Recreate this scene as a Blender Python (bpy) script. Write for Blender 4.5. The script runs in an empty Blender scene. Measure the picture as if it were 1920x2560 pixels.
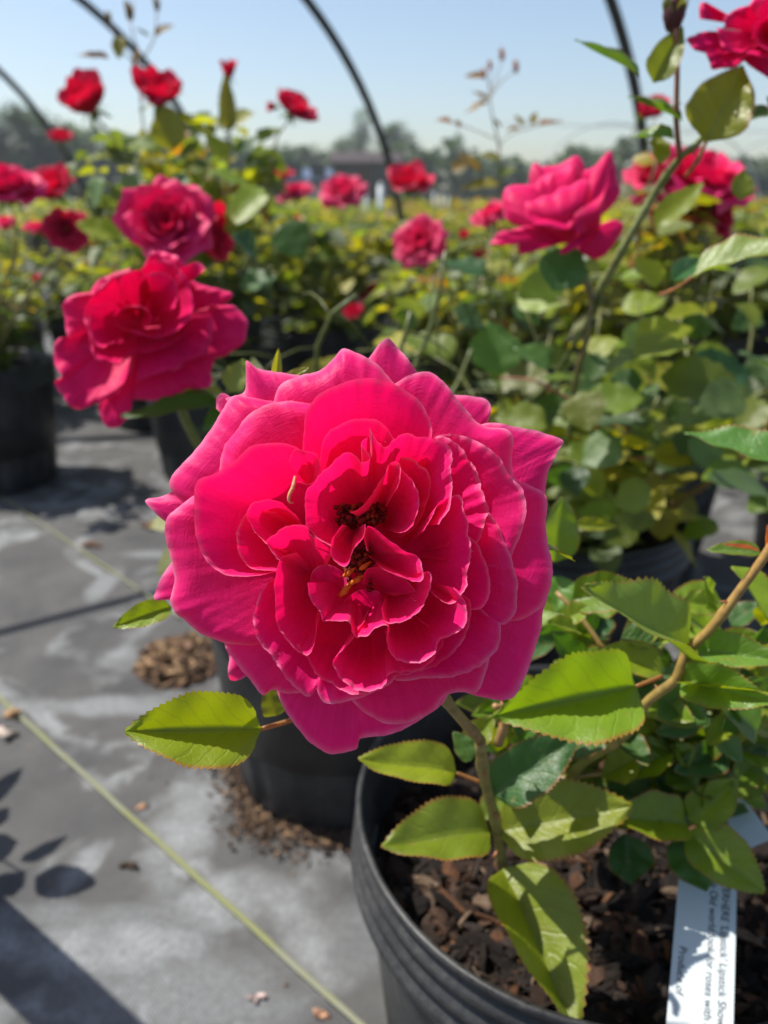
import bpy, math, random
import numpy as np
from mathutils import Vector, Matrix, noise

# ------------------------------------------------------------------ camera, sky, sun, exposure
SC = bpy.context.scene
CH = .58; PT = math.radians(22.0); F = 1970.0
cs, sn = math.cos(PT), math.sin(PT)
VR = np.array([1., 0, 0]); VU = np.array([0, sn, cs]); VF = np.array([0, cs, -sn]); VC = np.array([0, 0, CH])
def P(px, py, d):
    return VC + d * (VF + VR * (px - 960) / F - VU * (py - 1280) / F)
def proj(p):
    v = np.array(p) - VC; d = v @ VF
    return 960 + F * (v @ VR) / d, 1280 - F * (v @ VU) / d, d
cam_d = bpy.data.cameras.new('camera'); cam = bpy.data.objects.new('camera', cam_d)
SC.collection.objects.link(cam); SC.camera = cam
cam.location = (0, 0, CH); cam.rotation_euler = (math.pi / 2 - PT, 0, 0)
cam_d.sensor_fit = 'VERTICAL'; cam_d.sensor_height = 24; cam_d.lens = 24 * F / 2560
cam_d.clip_start = .01; cam_d.clip_end = 2000
cam_d.dof.use_dof = True; cam_d.dof.focus_distance = .222; cam_d.dof.aperture_fstop = cam_d.lens / 2.7
SUN = Vector((-.50, .17, .85)).normalized()
w = bpy.data.worlds.new('World'); SC.world = w; w.use_nodes = True
nt = w.node_tree; nt.nodes.clear()
sky = nt.nodes.new('ShaderNodeTexSky'); sky.sky_type = 'NISHITA'; sky.sun_disc = False
sky.sun_elevation = math.asin(SUN.z); sky.sun_rotation = math.atan2(SUN.x, SUN.y)
sky.air_density = 1.0; sky.dust_density = 1.3; sky.ozone_density = 2.6; sky.altitude = 0
bg = nt.nodes.new('ShaderNodeBackground'); bg.inputs[1].default_value = .112
wo = nt.nodes.new('ShaderNodeOutputWorld')
tn = nt.nodes.new('ShaderNodeMix'); tn.data_type = 'RGBA'; tn.blend_type = 'MULTIPLY'; tn.inputs[0].default_value = 1; tn.inputs[7].default_value = (1.08, 1.04, 1.0, 1)
nt.links.new(sky.outputs[0], tn.inputs[6]); nt.links.new(tn.outputs[2], bg.inputs[0]); nt.links.new(bg.outputs[0], wo.inputs[0])
sl = bpy.data.lights.new('sun', 'SUN'); sl.energy = 5.0; sl.angle = math.radians(.55); sl.color = (1, .955, .86)
so = bpy.data.objects.new('sun', sl); SC.collection.objects.link(so)
so.rotation_euler = SUN.to_track_quat('Z', 'Y').to_euler()
SC.view_settings.view_transform = 'Standard'; SC.view_settings.look = 'None'
SC.view_settings.exposure = 0.52; SC.view_settings.gamma = 1
SC.cycles.use_denoising = True
SC.cycles.max_bounces = 8; SC.cycles.transparent_max_bounces = 8
SC.cycles.sample_clamp_indirect = 6

# ------------------------------------------------------------------ helpers
rnd = random.Random(7); nr = np.random.default_rng(7)
COL = SC.collection
class MB:
    def __init__(s): s.v = []; s.f = []; s.c = []; s.uv = []; s.n = 0
    def add(s, v, f, c=None, uv=None):
        v = np.asarray(v, float).reshape(-1, 3)
        s.v.append(v); s.f += [tuple(i + s.n for i in q) for q in f]
        if c is None: c = (1, 1, 1)
        c = np.asarray(c, float)
        if c.ndim == 1: c = np.tile(c, (len(v), 1))
        s.c.append(c)
        s.uv.append(np.zeros((len(v), 2)) if uv is None else np.asarray(uv, float))
        s.n += len(v)
    def mesh(s, name, mat, smooth=True):
        m = bpy.data.meshes.new(name)
        V = np.concatenate(s.v); Cc = np.concatenate(s.c); UV = np.concatenate(s.uv)
        m.from_pydata(V.tolist(), [], s.f)
        a = m.attributes.new('tint', 'FLOAT_COLOR', 'POINT')
        a.data.foreach_set('color', np.concatenate([Cc, np.ones((len(Cc), 1))], 1).ravel())
        li = np.empty(len(m.loops), dtype=np.int32); m.loops.foreach_get('vertex_index', li)
        ul = m.uv_layers.new(name='UVMap'); ul.data.foreach_set('uv', UV[li].ravel())
        if smooth: m.polygons.foreach_set('use_smooth', [True] * len(m.polygons))
        if mat: m.materials.append(mat)
        return m
    def build(s, name, mat, parent=None, smooth=True):
        return link(name, s.mesh(name, mat, smooth), parent)
def link(name, mesh, parent=None):
    o = bpy.data.objects.new(name, mesh); COL.objects.link(o)
    if parent is not None: setpar(o, parent)
    return o
def setpar(o, p):
    o.parent = p; o.matrix_parent_inverse = world(p).inverted()
def world(p):
    m = Matrix.LocRotScale(p.location, p.rotation_euler, p.scale)
    if p.parent is not None: m = world(p.parent) @ p.matrix_parent_inverse @ m
    return m
def empty(name, loc, label, cat, group=None):
    o = bpy.data.objects.new(name, None); COL.objects.link(o); o.location = loc; o.empty_display_size = .02
    o['label'] = label; o['category'] = cat
    if group: o['group'] = group
    return o
def tag(o, label=None, cat=None, group=None, kind=None):
    for k, v in (('label', label), ('category', cat), ('group', group), ('kind', kind)):
        if v: o[k] = v
    return o
def cat_rom(p, n, closed=False):
    p = np.asarray(p, float)
    if len(p) == 2: return np.linspace(p[0], p[1], n)
    q = np.vstack([2 * p[0] - p[1], p, 2 * p[-1] - p[-2]])
    # arc parametrised
    L = np.r_[0, np.cumsum(np.linalg.norm(np.diff(p, axis=0), axis=1))]; out = []
    for s in np.linspace(0, L[-1], n):
        i = min(max(np.searchsorted(L, s, 'right') - 1, 0), len(p) - 2)
        t = (s - L[i]) / max(L[i + 1] - L[i], 1e-9)
        a, b, c, d = q[i], q[i + 1], q[i + 2], q[i + 3]
        out.append(.5 * ((2 * b) + (-a + c) * t + (2 * a - 5 * b + 4 * c - d) * t * t + (-a + 3 * b - 3 * c + d) * t ** 3))
    return np.array(out)
def tube(mb, pts, rad, k=8, n=None, c=(1, 1, 1), cap=True):
    pts = np.asarray(pts, float)
    if n: 
        R0 = np.atleast_1d(rad)
        pts2 = cat_rom(pts, n)
        if len(R0) > 1: rad = np.interp(np.linspace(0, 1, n), np.linspace(0, 1, len(R0)), R0)
        pts = pts2
    m = len(pts); rad = np.broadcast_to(np.atleast_1d(rad).astype(float), (m,)) if np.size(rad) in (1, m) else np.interp(np.linspace(0, 1, m), np.linspace(0, 1, len(rad)), rad)
    T = np.gradient(pts, axis=0); T /= np.linalg.norm(T, axis=1)[:, None] + 1e-12
    a = np.array([0, 0, 1.]) if abs(T[0][2]) < .9 else np.array([1., 0, 0])
    N = np.cross(T[0], a); N /= np.linalg.norm(N); V = []
    for i in range(m):
        N = N - T[i] * (N @ T[i]); N /= np.linalg.norm(N) + 1e-12; B = np.cross(T[i], N)
        for j in range(k):
            g = 2 * math.pi * j / k; V.append(pts[i] + rad[i] * (N * math.cos(g) + B * math.sin(g)))
    f = [(i * k + j, i * k + (j + 1) % k, (i + 1) * k + (j + 1) % k, (i + 1) * k + j) for i in range(m - 1) for j in range(k)]
    if cap: f += [tuple(range(k))[::-1], tuple((m - 1) * k + j for j in range(k))]
    mb.add(V, f, c)
def box(mb, lo, hi, c=(1, 1, 1), M=None):
    x0, y0, z0 = lo; x1, y1, z1 = hi
    v = np.array([(x0,y0,z0),(x1,y0,z0),(x1,y1,z0),(x0,y1,z0),(x0,y0,z1),(x1,y0,z1),(x1,y1,z1),(x0,y1,z1)], float)
    if M is not None: v = np.array([M @ Vector(p) for p in v])
    mb.add(v, [(0,3,2,1),(4,5,6,7),(0,1,5,4),(1,2,6,5),(2,3,7,6),(3,0,4,7)], c)
def lathe(mb, prof, k=96, c=(1, 1, 1), center=(0, 0, 0), rmod=None):
    V = []; cx, cy, cz = center
    for i, (r, z) in enumerate(prof):
        for j in range(k):
            g = 2 * math.pi * j / k; rr = r + (rmod(i, g) if rmod else 0)
            V.append((cx + rr * math.cos(g), cy + rr * math.sin(g), cz + z))
    f = [(i * k + j, i * k + (j + 1) % k, (i + 1) * k + (j + 1) % k, (i + 1) * k + j) for i in range(len(prof) - 1) for j in range(k)]
    mb.add(V, f, c)

# ------------------------------------------------------------------ materials
class NT:
    def __init__(s, name):
        s.m = bpy.data.materials.new(name); s.m.use_nodes = True; s.t = s.m.node_tree; s.t.nodes.clear()
        s.out = s.n('ShaderNodeOutputMaterial')
    def n(s, typ, **kw):
        x = s.t.nodes.new(typ)
        for k, v in kw.items():
            if k.startswith('i_'):
                key = k[2:]; key = int(key) if key.isdigit() else key.replace('_', ' ')
                s.set(x, key, v)
            else: setattr(x, k, v)
        return x
    def set(s, x, key, v):
        if hasattr(v, 'bl_idname') and 'Socket' in v.bl_idname or isinstance(v, bpy.types.NodeSocket): s.t.links.new(v, x.inputs[key])
        elif isinstance(v, bpy.types.Node): s.t.links.new(v.outputs[0], x.inputs[key])
        else:
            if isinstance(v, tuple) and len(v) == 3 and x.inputs[key].type == 'RGBA': v = v + (1,)
            x.inputs[key].default_value = v
    def mix(s, a, b, fac, mode='MIX'):
        x = s.n('ShaderNodeMix', data_type='RGBA', blend_type=mode); s.set(x, 0, fac)
        s.set(x, 6, a); s.set(x, 7, b); return x.outputs[2]
    def ramp(s, fac, stops):
        x = s.n('ShaderNodeValToRGB'); s.set(x, 0, fac); e = x.color_ramp.elements
        while len(e) < len(stops): e.new(.5)
        for q, (p, c) in zip(e, stops):
            q.position = p; q.color = (c, c, c, 1) if not isinstance(c, tuple) else c + (1,)
        return x.outputs[0]
    def noise(s, scale, detail=3, rough=.5, vec=None, dist=0):
        x = s.n('ShaderNodeTexNoise'); x.inputs['Scale'].default_value = scale; x.inputs['Detail'].default_value = detail
        x.inputs['Roughness'].default_value = rough; x.inputs['Distortion'].default_value = dist
        if vec is not None: s.t.links.new(vec, x.inputs['Vector'])
        return x.outputs[0]
    def math(s, op, a, b=0., c=0.):
        x = s.n('ShaderNodeMath', operation=op); s.set(x, 0, a); s.set(x, 1, b)
        if op in ('MULTIPLY_ADD', 'SMOOTH_MIN', 'COMPARE'): s.set(x, 2, c)
        return x.outputs[0]
    def obj(s): return s.n('ShaderNodeTexCoord').outputs['Object']
    def scaled(s, vec, sc):
        x = s.n('ShaderNodeVectorMath', operation='MULTIPLY'); s.t.links.new(vec, x.inputs[0]); x.inputs[1].default_value = sc; return x.outputs[0]
    def bump(s, h, strength=.3, dist=.001, normal=None):
        x = s.n('ShaderNodeBump'); s.set(x, 'Height', h); x.inputs['Strength'].default_value = strength; x.inputs['Distance'].default_value = dist
        if normal is not None: s.t.links.new(normal, x.inputs['Normal'])
        return x.outputs[0]
    def attr(s, name): return s.n('ShaderNodeAttribute', attribute_name=name).outputs['Color']
    def uv(s): return s.n('ShaderNodeUVMap').outputs[0]
    def pbsdf(s, col, rough=.5, spec=.5, normal=None, **kw):
        x = s.n('ShaderNodeBsdfPrincipled'); s.set(x, 'Base Color', col); s.set(x, 'Roughness', rough); s.set(x, 'Specular IOR Level', spec)
        if normal is not None: s.t.links.new(normal, x.inputs['Normal'])
        for k, v in kw.items(): s.set(x, k.replace('_', ' '), v)
        return x
    def done(s, sh): s.t.links.new(sh.outputs[0] if isinstance(sh, bpy.types.Node) else sh, s.out.inputs[0]); return s.m

def mat_petal(name, base, trans, edge, tf=.38, scale=1.0):
    a = NT(name); o = a.obj(); tint = a.attr('tint')
    sep = a.n('ShaderNodeSeparateColor'); a.t.links.new(tint, sep.inputs[0])   # R: edge, G: variation
    uv = a.uv()
    fine = a.noise(900 * scale, 2, .6, o)
    vein = a.noise(1, 4, .6, a.scaled(uv, (42, 3.2, 1)), .5)
    wr = a.noise(1, 3, .55, a.scaled(uv, (9, 26, 1)), 1.2)
    broad = a.noise(70 * scale, 3, .5, o)
    col = a.mix(base, tuple(c * .72 for c in base), a.ramp(broad, [(.35, 0.), (.75, 1.)]))
    col = a.mix(col, tuple(min(1, c * 1.15 + .012) for c in base), a.ramp(vein, [(.45, 0.), (.7, .6)]))
    spot = a.noise(260 * scale, 2, .5, o)
    col = a.mix(col, edge, a.math('MULTIPLY', sep.outputs[0], a.ramp(spot, [(.3, .55), (.6, 1.)])))
    col = a.mix(col, (.6, .012, .03), a.math('MULTIPLY', sep.outputs[2], .45))
    h = a.math('ADD', a.math('MULTIPLY', vein, .10), a.math('ADD', a.math('MULTIPLY', wr, .6), a.math('MULTIPLY', fine, .30)))
    nrm = a.bump(h, .5, .0008 / scale)
    p = a.pbsdf(col, a.math('MULTIPLY_ADD', spot, .25, .38), .26 if tf > .3 else .16, nrm)
    a.set(p, 'Sheen Weight', .16 if tf > .3 else .03); a.set(p, 'Sheen Roughness', .45); a.set(p, 'Sheen Tint', (1, .55, .85, 1))
    t = a.n('ShaderNodeBsdfTranslucent'); a.set(t, 0, trans); a.t.links.new(nrm, t.inputs['Normal'])
    mx = a.n('ShaderNodeMixShader'); mx.inputs[0].default_value = tf
    a.t.links.new(p.outputs[0], mx.inputs[1]); a.t.links.new(t.outputs[0], mx.inputs[2])
    return a.done(mx)
def mat_leaf(name, base, trans, tf=.42, rough=.33, near=False):
    a = NT(name); o = a.obj(); tint = a.attr('tint'); uv = a.uv()
    n1 = a.noise(90, 3, .6, o)
    col = a.mix(tint, tuple(c * .55 for c in (1, 1, 1)), a.ramp(n1, [(.35, 0.), (.8, .5)]), 'MULTIPLY')
    col = a.mix(col, base, 1., 'MULTIPLY')
    tcol = a.mix(tint, trans, 1., 'MULTIPLY')
    nrm = None
    if near:
        sp = a.n('ShaderNodeSeparateXYZ'); a.t.links.new(uv, sp.inputs[0])
        au = a.math('ABSOLUTE', sp.outputs[0])
        side = a.math('SINE', a.math('ADD', a.math('MULTIPLY', a.math('SUBTRACT', sp.outputs[1], a.math('MULTIPLY', au, .26)), 44.), a.math('MULTIPLY', a.noise(1, 2, .5, a.scaled(uv, (2.2, 7, 1))), 6.)))
        vein = a.ramp(side, [(.80, 0.), (1., .8)])
        mid = a.ramp(au, [(0., 1.), (.045, 0.)])
        vv = a.math('MAXIMUM', vein, mid)
        net = a.n('ShaderNodeTexVoronoi', feature='DISTANCE_TO_EDGE'); net.inputs['Scale'].default_value = 520
        a.t.links.new(o, net.inputs['Vector'])
        netv = a.ramp(net.outputs[0], [(0., 0.), (.12, 1.)])
        col = a.mix(col, (.30, .36, .09), a.math('MULTIPLY', vv, a.math('MULTIPLY', a.noise(60, 2, .5, o), .2)))
        tcol = a.mix(tcol, (.5, .5, .5), a.math('MULTIPLY', vv, .35), 'MULTIPLY')
        edge = a.ramp(au, [(.9, 0.), (.985, 1.)])
        col = a.mix(col, (.30, .07, .03), a.math('MULTIPLY', edge, .75))
        spots = a.ramp(a.noise(230, 2, .5, o), [(.66, 0.), (.72, 1.)])
        col = a.mix(col, (.28, .2, .05), a.math('MULTIPLY', spots, .4))
        h = a.math('ADD', a.math('MULTIPLY', vv, -.7), a.math('ADD', a.math('MULTIPLY', netv, .16), a.math('MULTIPLY', n1, 2.2)))
        nrm = a.bump(h, .5, .0006)
    else:
        nrm = a.bump(a.noise(160, 2, .6, o), .4, .002)
    p = a.pbsdf(col, rough, .5, nrm)
    t = a.n('ShaderNodeBsdfTranslucent'); a.set(t, 0, tcol)
    mx = a.n('ShaderNodeMixShader'); mx.inputs[0].default_value = tf
    a.t.links.new(p.outputs[0], mx.inputs[1]); a.t.links.new(t.outputs[0], mx.inputs[2])
    return a.done(mx)
def mat_tint(name, rough=.8, spec=.3, nscale=60, bstr=.5, bdist=.003):
    a = NT(name); o = a.obj(); n1 = a.noise(nscale, 5, .65, o)
    col = a.mix(a.attr('tint'), (.45, .42, .4), a.ramp(n1, [(.35, 0.), (.75, 1.)]), 'MULTIPLY')
    return a.done(a.pbsdf(col, rough, spec, a.bump(n1, bstr, bdist)))
def mat_plain(name, col, rough=.5, spec=.5, nscale=40, var=.25, bstr=.2, bdist=.001):
    a = NT(name); n1 = a.noise(nscale, 4, .6, a.obj())
    c = a.mix(col, tuple(x * (1 - var) for x in col), n1)
    return a.done(a.pbsdf(c, rough, spec, a.bump(n1, bstr, bdist)))

M = {}
M['petal'] = mat_petal('petal_pink', (.95, .008, .205), (1., .003, .13), (.94, .28, .50), .42)
M['petal_mid'] = mat_petal('petal_deep_pink', (.72, .004, .115), (1., .002, .08), (.80, .09, .26), .20, .7)
M['petal_far'] = mat_petal('petal_red', (.55, .004, .050), (.85, .003, .04), (.80, .08, .2), .3, .5)
M['petal_pale'] = mat_petal('petal_rose_pink', (.68, .008, .10), (.95, .02, .13), (.88, .2, .4), .33, .5)
M['leaf'] = mat_leaf('rose_leaf', (1, 1, 1), (3.4, 3.0, .4), .30, .42, True)
M['leaf_far'] = mat_leaf('rose_leaf_far', (1.08, 1, .85), (3.4, 3.0, .5), .38, .5)
M['tree_leaf'] = mat_leaf('tree_leaf', (1, 1, 1), (2, 2.2, .8), .25, .6)
M['stem'] = mat_tint('rose_cane', .45, .5, 180, .3, .0006)
M['bark'] = mat_tint('bark', .9, .2, 60, .6, .004)
M['chip'] = mat_tint('bark_chip', .85, .25, 240, .8, .002)
M['anther'] = mat_tint('anther', .7, .3, 900, .5, .0004)
def mat_pot():
    a = NT('black_nursery_plastic'); o = a.obj()
    n1 = a.noise(14, 5, .65, o); n2 = a.noise(220, 3, .7, o)
    x = a.noise(1, 3, .7, a.scaled(o, (40, 40, 260)))
    col = a.mix((.012, .012, .014), (.06, .06, .06), a.ramp(a.math('MULTIPLY', n1, a.math('ADD', n2, .45)), [(.3, 0.), (.75, 1.)]))
    col = a.mix(col, (.16, .155, .15), a.ramp(x, [(.62, 0.), (.8, .6)]))
    r = a.ramp(n2, [(.2, .34), (.9, .6)])
    return a.done(a.pbsdf(col, r, .36, a.bump(a.math('ADD', n2, x), .35, .0006)))
M['pot'] = mat_pot()
M['hoop'] = mat_plain('weathered_pipe', (.055, .05, .042), .6, .4, 30, .5)
M['tagmat'] = mat_plain('white_plastic', (.52, .57, .61), .45, .5, 60, .06, .05, .0003)
M['ink'] = mat_plain('black_ink', (.015, .015, .02), .6, .3)
M['water'] = None
a = NT('water_drop'); gl = a.n('ShaderNodeBsdfGlass'); gl.inputs['IOR'].default_value = 1.33; gl.inputs['Roughness'].default_value = 0.02
M['water'] = a.done(gl)

# ------------------------------------------------------------------ ground
def ground_mat():
    a = NT('woven_ground_cloth'); o = a.obj()
    sp = a.n('ShaderNodeSeparateXYZ'); a.t.links.new(o, sp.inputs[0]); X, Y = sp.outputs[0], sp.outputs[1]
    big = a.noise(2.6, 6, .6, o, .5); med = a.noise(11, 5, .62, o, .3); fine = a.noise(160, 3, .7, o)
    base = a.mix((.080, .080, .084), (.135, .132, .130), a.ramp(med, [(.3, 0.), (.7, 1.)]))
    # dried mineral stains: tide lines along noise contours plus patches
    cont = a.math('ABSOLUTE', a.math('SUBTRACT', a.noise(3.1, 4, .55, o, .8), .5))
    line = a.math('MULTIPLY', a.ramp(cont, [(0., 1.), (.045, 0.)]), a.ramp(med, [(.35, 0.), (.6, 1.)]))
    m = line
    for (x, y, rx, ry, s) in ((-.20, .60, .05, .10, 1.), (-.13, .52, .07, .04, 1.), (-.24, .47, .11, .035, .95), (-.16, .43, .12, .05, .5),
                              (-.36, .80, .17, .025, .75), (-.45, 1.13, .025, .09, .7), (-.38, 1.24, .12, .02, .6), (-.2, .5, .2, .02, .45), (.36, 1.05, .1, .15, .4),(-.05,.47,.07,.05,.35)):
        dx = a.math('DIVIDE', a.math('SUBTRACT', X, x), rx); dy = a.math('DIVIDE', a.math('SUBTRACT', Y, y), ry)
        d = a.math('ADD', a.math('MULTIPLY', dx, dx), a.math('MULTIPLY', dy, dy))
        d = a.math('ADD', d, a.math('MULTIPLY', a.math('SUBTRACT', med, .5), 3.4))
        g = a.math('MULTIPLY', a.ramp(d, [(0., 1.), (.9, 0.)]), s)
        m = a.math('MAXIMUM', m, g)
    m = a.math('MULTIPLY', m, a.ramp(fine, [(.25, .45), (.6, 1.)]))
    col = a.mix(base, (.33, .345, .36), m)
    # damp dark zone
    dk = a.ramp(a.noise(1.4, 3, .5, o), [(.58, 0.), (.75, .5)])
    col = a.mix(col, (.07, .07, .075), dk)
    wx = a.math('SINE', a.math('MULTIPLY', X, 1900.)); wy = a.math('SINE', a.math('MULTIPLY', Y, 1600.))
    wv = a.math('MULTIPLY', wx, wy)
    col = a.mix(col, (.6, .6, .6), a.ramp(wv, [(-.2, .75), (.8, 0.)]), 'MULTIPLY')
    # far away the cloth gives way to gravel and dry grass
    far = a.ramp(a.math('DIVIDE', a.math('ADD', Y, a.math('MULTIPLY', big, 3.)), 20.), [(.45, 0.), (.6, 1.)])
    grass = a.mix((.10, .12, .04), (.26, .20, .09), a.noise(1.3, 5, .7, o))
    col = a.mix(col, grass, far)
    return a.done(a.pbsdf(col, .85, .25, a.bump(a.math('ADD', wv, a.math('ADD', a.math('MULTIPLY', fine, 1.5), a.math('MULTIPLY', a.noise(7, 3, .5, o, .6), 14.))), .45, .0008)))
mb = MB()
mb.add([(-300, -20, 0), (300, -20, 0), (300, 600, 0), (-300, 600, 0)], [(0, 1, 2, 3)])
g = mb.build('ground', ground_mat(), None, False); tag(g, kind='structure', label='grey woven ground cloth with pale dried water stains')
# pale yellow marker threads woven in the cloth, raised a few mm
def stripe_mat():
    a = NT('yellow_marker_thread'); o = a.obj(); wv = a.n('ShaderNodeTexWave', wave_type='BANDS'); wv.bands_direction = 'Y'
    wv.inputs['Scale'].default_value = 95; wv.inputs['Distortion'].default_value = 1.5; a.t.links.new(o, wv.inputs['Vector'])
    c = a.mix((.15, .16, .075), (.25, .26, .12), wv.outputs[1]); c = a.mix(c, (.22, .22, .2), a.ramp(a.noise(9, 3, .6, o), [(.42, 0.), (.65, .85)]))
    return a.done(a.pbsdf(c, .8, .3, a.bump(wv.outputs[1], .5, .001)))
SM = stripe_mat()
def thread(p0, p1, wd, lab):
    d = np.array(p1) - np.array(p0); L = np.linalg.norm(d); d /= L; nn = np.array([-d[1], d[0]]); V = []; K = 60
    for i in range(K + 1):
        c = np.array(p0) + d * L * i / K + nn * .0003 * math.sin(i * .7)
        ww = wd * (.5 + .03 * math.sin(i * 2.1))
        for q, z in ((-1, .004), (-.5, .0047), (.5, .0047), (1, .004)): V.append((*(c + nn * ww * q), z))
    f = [(i * 4 + j, i * 4 + j + 1, i * 4 + 5 + j, i * 4 + 4 + j) for i in range(K) for j in range(3)]
    b = MB(); b.add(V, f); o = b.build('ground_marker_line', SM)
    return tag(o, lab, 'marker line', 'yellow threads woven in the ground cloth')
d1 = np.array([-.0211 + .4744, .4059 - .8156])
thread((-.4744 - d1[0] * .12, .8156 - d1[1] * .12), (-.0211 + d1[0] * .3, .4059 + d1[1] * .3), .0052, 'yellow-green woven line crossing the cloth to the lower left corner of the front pot')
thread((-.95, 1.68), (-.30, 1.015), .004, 'fainter yellowish woven line farther back beside the thin shadow')

# ------------------------------------------------------------------ leaf and petal surfaces
def leaf_mesh(mb, base, tip, wid, up, fold=.35, curl=.15, tint=(.085, .17, .018), teeth=True, NV=26, twist=0., ruff=.03, shape=.42, nu=5):
    base = np.asarray(base, float); tip = np.asarray(tip, float); ax = tip - base; L = np.linalg.norm(ax); ax /= L
    up = np.asarray(up, float); up = up - ax * (up @ ax); up /= np.linalg.norm(up) + 1e-9; side = np.cross(ax, up)
    V = []; UV = []; C = []; W = 2 * nu + 1
    ph = rnd.uniform(0, 6)
    for i in range(NV + 1):
        v = i / NV
        a1 = v ** (shape + .02) * (1 - v) ** (.92 + .1 * math.sin(ph)) * 2.47
        hw = wid * .5 * min(1.0, a1 * 1.02) * (1 + .04 * math.sin(v * 9 + ph))
        if v < .06: hw *= .4 + 10 * v
        hw = max(hw, wid * .012 * (1 - v) if v < 1 else 0)
        th = 1.0
        if teeth: th = 1 + (.045 + .02 * nz(i * 3.7, ph) if i % 2 else -.02) * (1 if .05 < v < .96 else 0)
        tw = twist * (v - .3)
        s2 = side * math.cos(tw) + up * math.sin(tw); u2 = up * math.cos(tw) - side * math.sin(tw)
        zc = curl * L * (math.sin(v * math.pi * .5) ** 2 * -1.0 + v * .6)
        for j in range(W):
            u = (j - nu) / nu; k = hw * u * (th if abs(u) == 1 else 1)
            adv = abs(u) ** 1.4 * hw * .18 * (1 - v) + (.018 * L if (abs(u) == 1 and teeth and i % 2) else 0)
            z = abs(k) * fold - abs(u) ** 3 * wid * .045 + ruff * wid * math.sin(v * 17 + ph + u * 2.2) * abs(u) + zc + ruff * .6 * wid * math.sin(v * 7 + ph * 2 + (1.3 if u > 0 else 0)) * abs(u)
            V.append(base + ax * (v * L + adv) + s2 * k * math.cos(fold * .6) + u2 * z)
            UV.append((u, v)); C.append(tint)
    f = [(i * W + j, i * W + j + 1, (i + 1) * W + j + 1, (i + 1) * W + j) for i in range(NV) for j in range(W - 1)]
    mb.add(V, f, np.array(C), UV)
def nz(x, y, z=0.): return noise.noise(Vector((x, y, z)))
def rim_ruffle(R, seed, ruf):
    T = np.gradient(R[:, :2], axis=0); T /= np.linalg.norm(T, axis=1)[:, None] + 1e-9; Nn = np.stack([-T[:, 1], T[:, 0]], 1)
    L = np.r_[0, np.cumsum(np.linalg.norm(np.diff(R, axis=0), axis=1))]; R = R.copy()
    for i in range(len(R)):
        e = max(0., math.sin(math.pi * i / (len(R) - 1))) ** .4
        d = nz(L[i] * .021 + seed * 3.1, seed) * ruf * .75 + nz(L[i] * .055 + seed, seed * 2.) * ruf * .38 + nz(L[i] * .13, seed * 1.7) * ruf * .16
        R[i, :2] += Nn[i] * d * e; R[i, 2] += e * ruf * 2.2 * nz(L[i] * .024 + 9, seed * 1.3)
    return R
def petal_mesh(mb, rim, base, zb=0., pw=2., bulge=0., curl=0., ruf=6., N=110, MV=30, seed=0, side=.0, cw=.14, depth=.225, ox=340., oy=820., sc=1.508, unit=None, edge=1., tips=1.):
    """rim: list of (x, y, z): x, y in the tracing frame, z towards the camera in the same unit; converts every point to its own distance."""
    rim = np.array([(r[0], r[1], r[2]) for r in rim], float); R = cat_rom(rim, N); dR = rim_ruffle(R, seed, ruf) - R
    u_m = depth / F / sc                     # metres per unit
    B = np.array([base[0], base[1], zb], float)
    if zb > -200 and MV >= 30: cw = .24
    tt = np.linspace(0, 1, N); V = []; UV = []; C = []
    c0 = R[:, :2].mean(0)
    hub = 20 * (1 / 1.508) * sc
    dirp = c0 - B[:2]; dirp /= np.linalg.norm(dirp) + 1e-9; perp = np.array([-dirp[1], dirp[0]])
    sg = np.sign(perp @ (R[-1, :2] - R[0, :2])) or 1
    E = np.linalg.norm(np.diff(R, axis=0), axis=1).sum()
    for i in range(MV + 1):
        s = i / MV; s = 1 - (1 - s) ** 1.25      # denser near the rim
        for j in range(N):
            t = tt[j]; r = R[j] + dR[j] * np.array([s ** 3, s ** 3, s ** (7 if zb < -200 else 5)])
            b = np.array([*(B[:2] + perp * sg * hub * (t - .5)), B[2]])
            xy = b[:2] + (r[:2] - b[:2]) * s
            z = b[2] + (r[2] - b[2]) * s ** pw + bulge * math.sin(math.pi * s) * (.35 + .65 * math.sin(math.pi * min(max(t, 0.), 1.)))
            e = max(0., (s - (1 - cw)) / cw)
            cv = 1 + 1.5 * nz(t * 4.2 + seed * 5, seed * .7, 2.)
            z += curl * cv * e * e
            if curl < 0:   # rolled rim: also tuck the last strip back a little
                xy = xy - (r[:2] - b[:2]) / (np.linalg.norm(r[:2] - b[:2]) + 1e-9) * (-curl * .26 * cv * e ** 3)
            k = s * s
            n1 = nz(t * 3.3 + seed * 7.1, s * 1.6, seed) * 2.2 + nz(t * 8 + seed, s * 2.5, seed * 3.) * (.9 if zb > -200 else .3)
            z += ruf * (1.9 if zb > -200 else 1.5) * n1 * k + (ruf * .8 * nz(t * 12 + seed, s * 2, seed) * k * k * e if zb > -180 else 0)
            xy = xy + dirp * ruf * .30 * nz(t * 13 + seed, seed * 2.3, 5.) * k * e
            z += ruf * .35 * nz(xy[0] * .035, xy[1] * .035, seed) * s
            V.append((xy[0], xy[1], z)); UV.append((t * E / 900., s))
            ed = max(0., (s - .955) / .045) ** 1.3 * edge
            tipf = max(0, 1 - s / .5)
            C.append((ed * .9, .5, tipf * tips))
    V = np.array(V); PX = ox + V[:, 0] / sc; PY = oy + V[:, 1] / sc; D = depth - V[:, 2] * u_m
    Wd = VC + D[:, None] * (VF + VR * ((PX - 960) / F)[:, None] - VU * ((PY - 1280) / F)[:, None])
    f = [(i * N + j, i * N + j + 1, (i + 1) * N + j + 1, (i + 1) * N + j) for i in range(MV) for j in range(N - 1)]
    mb.add(Wd, f, np.array(C), UV)

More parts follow.
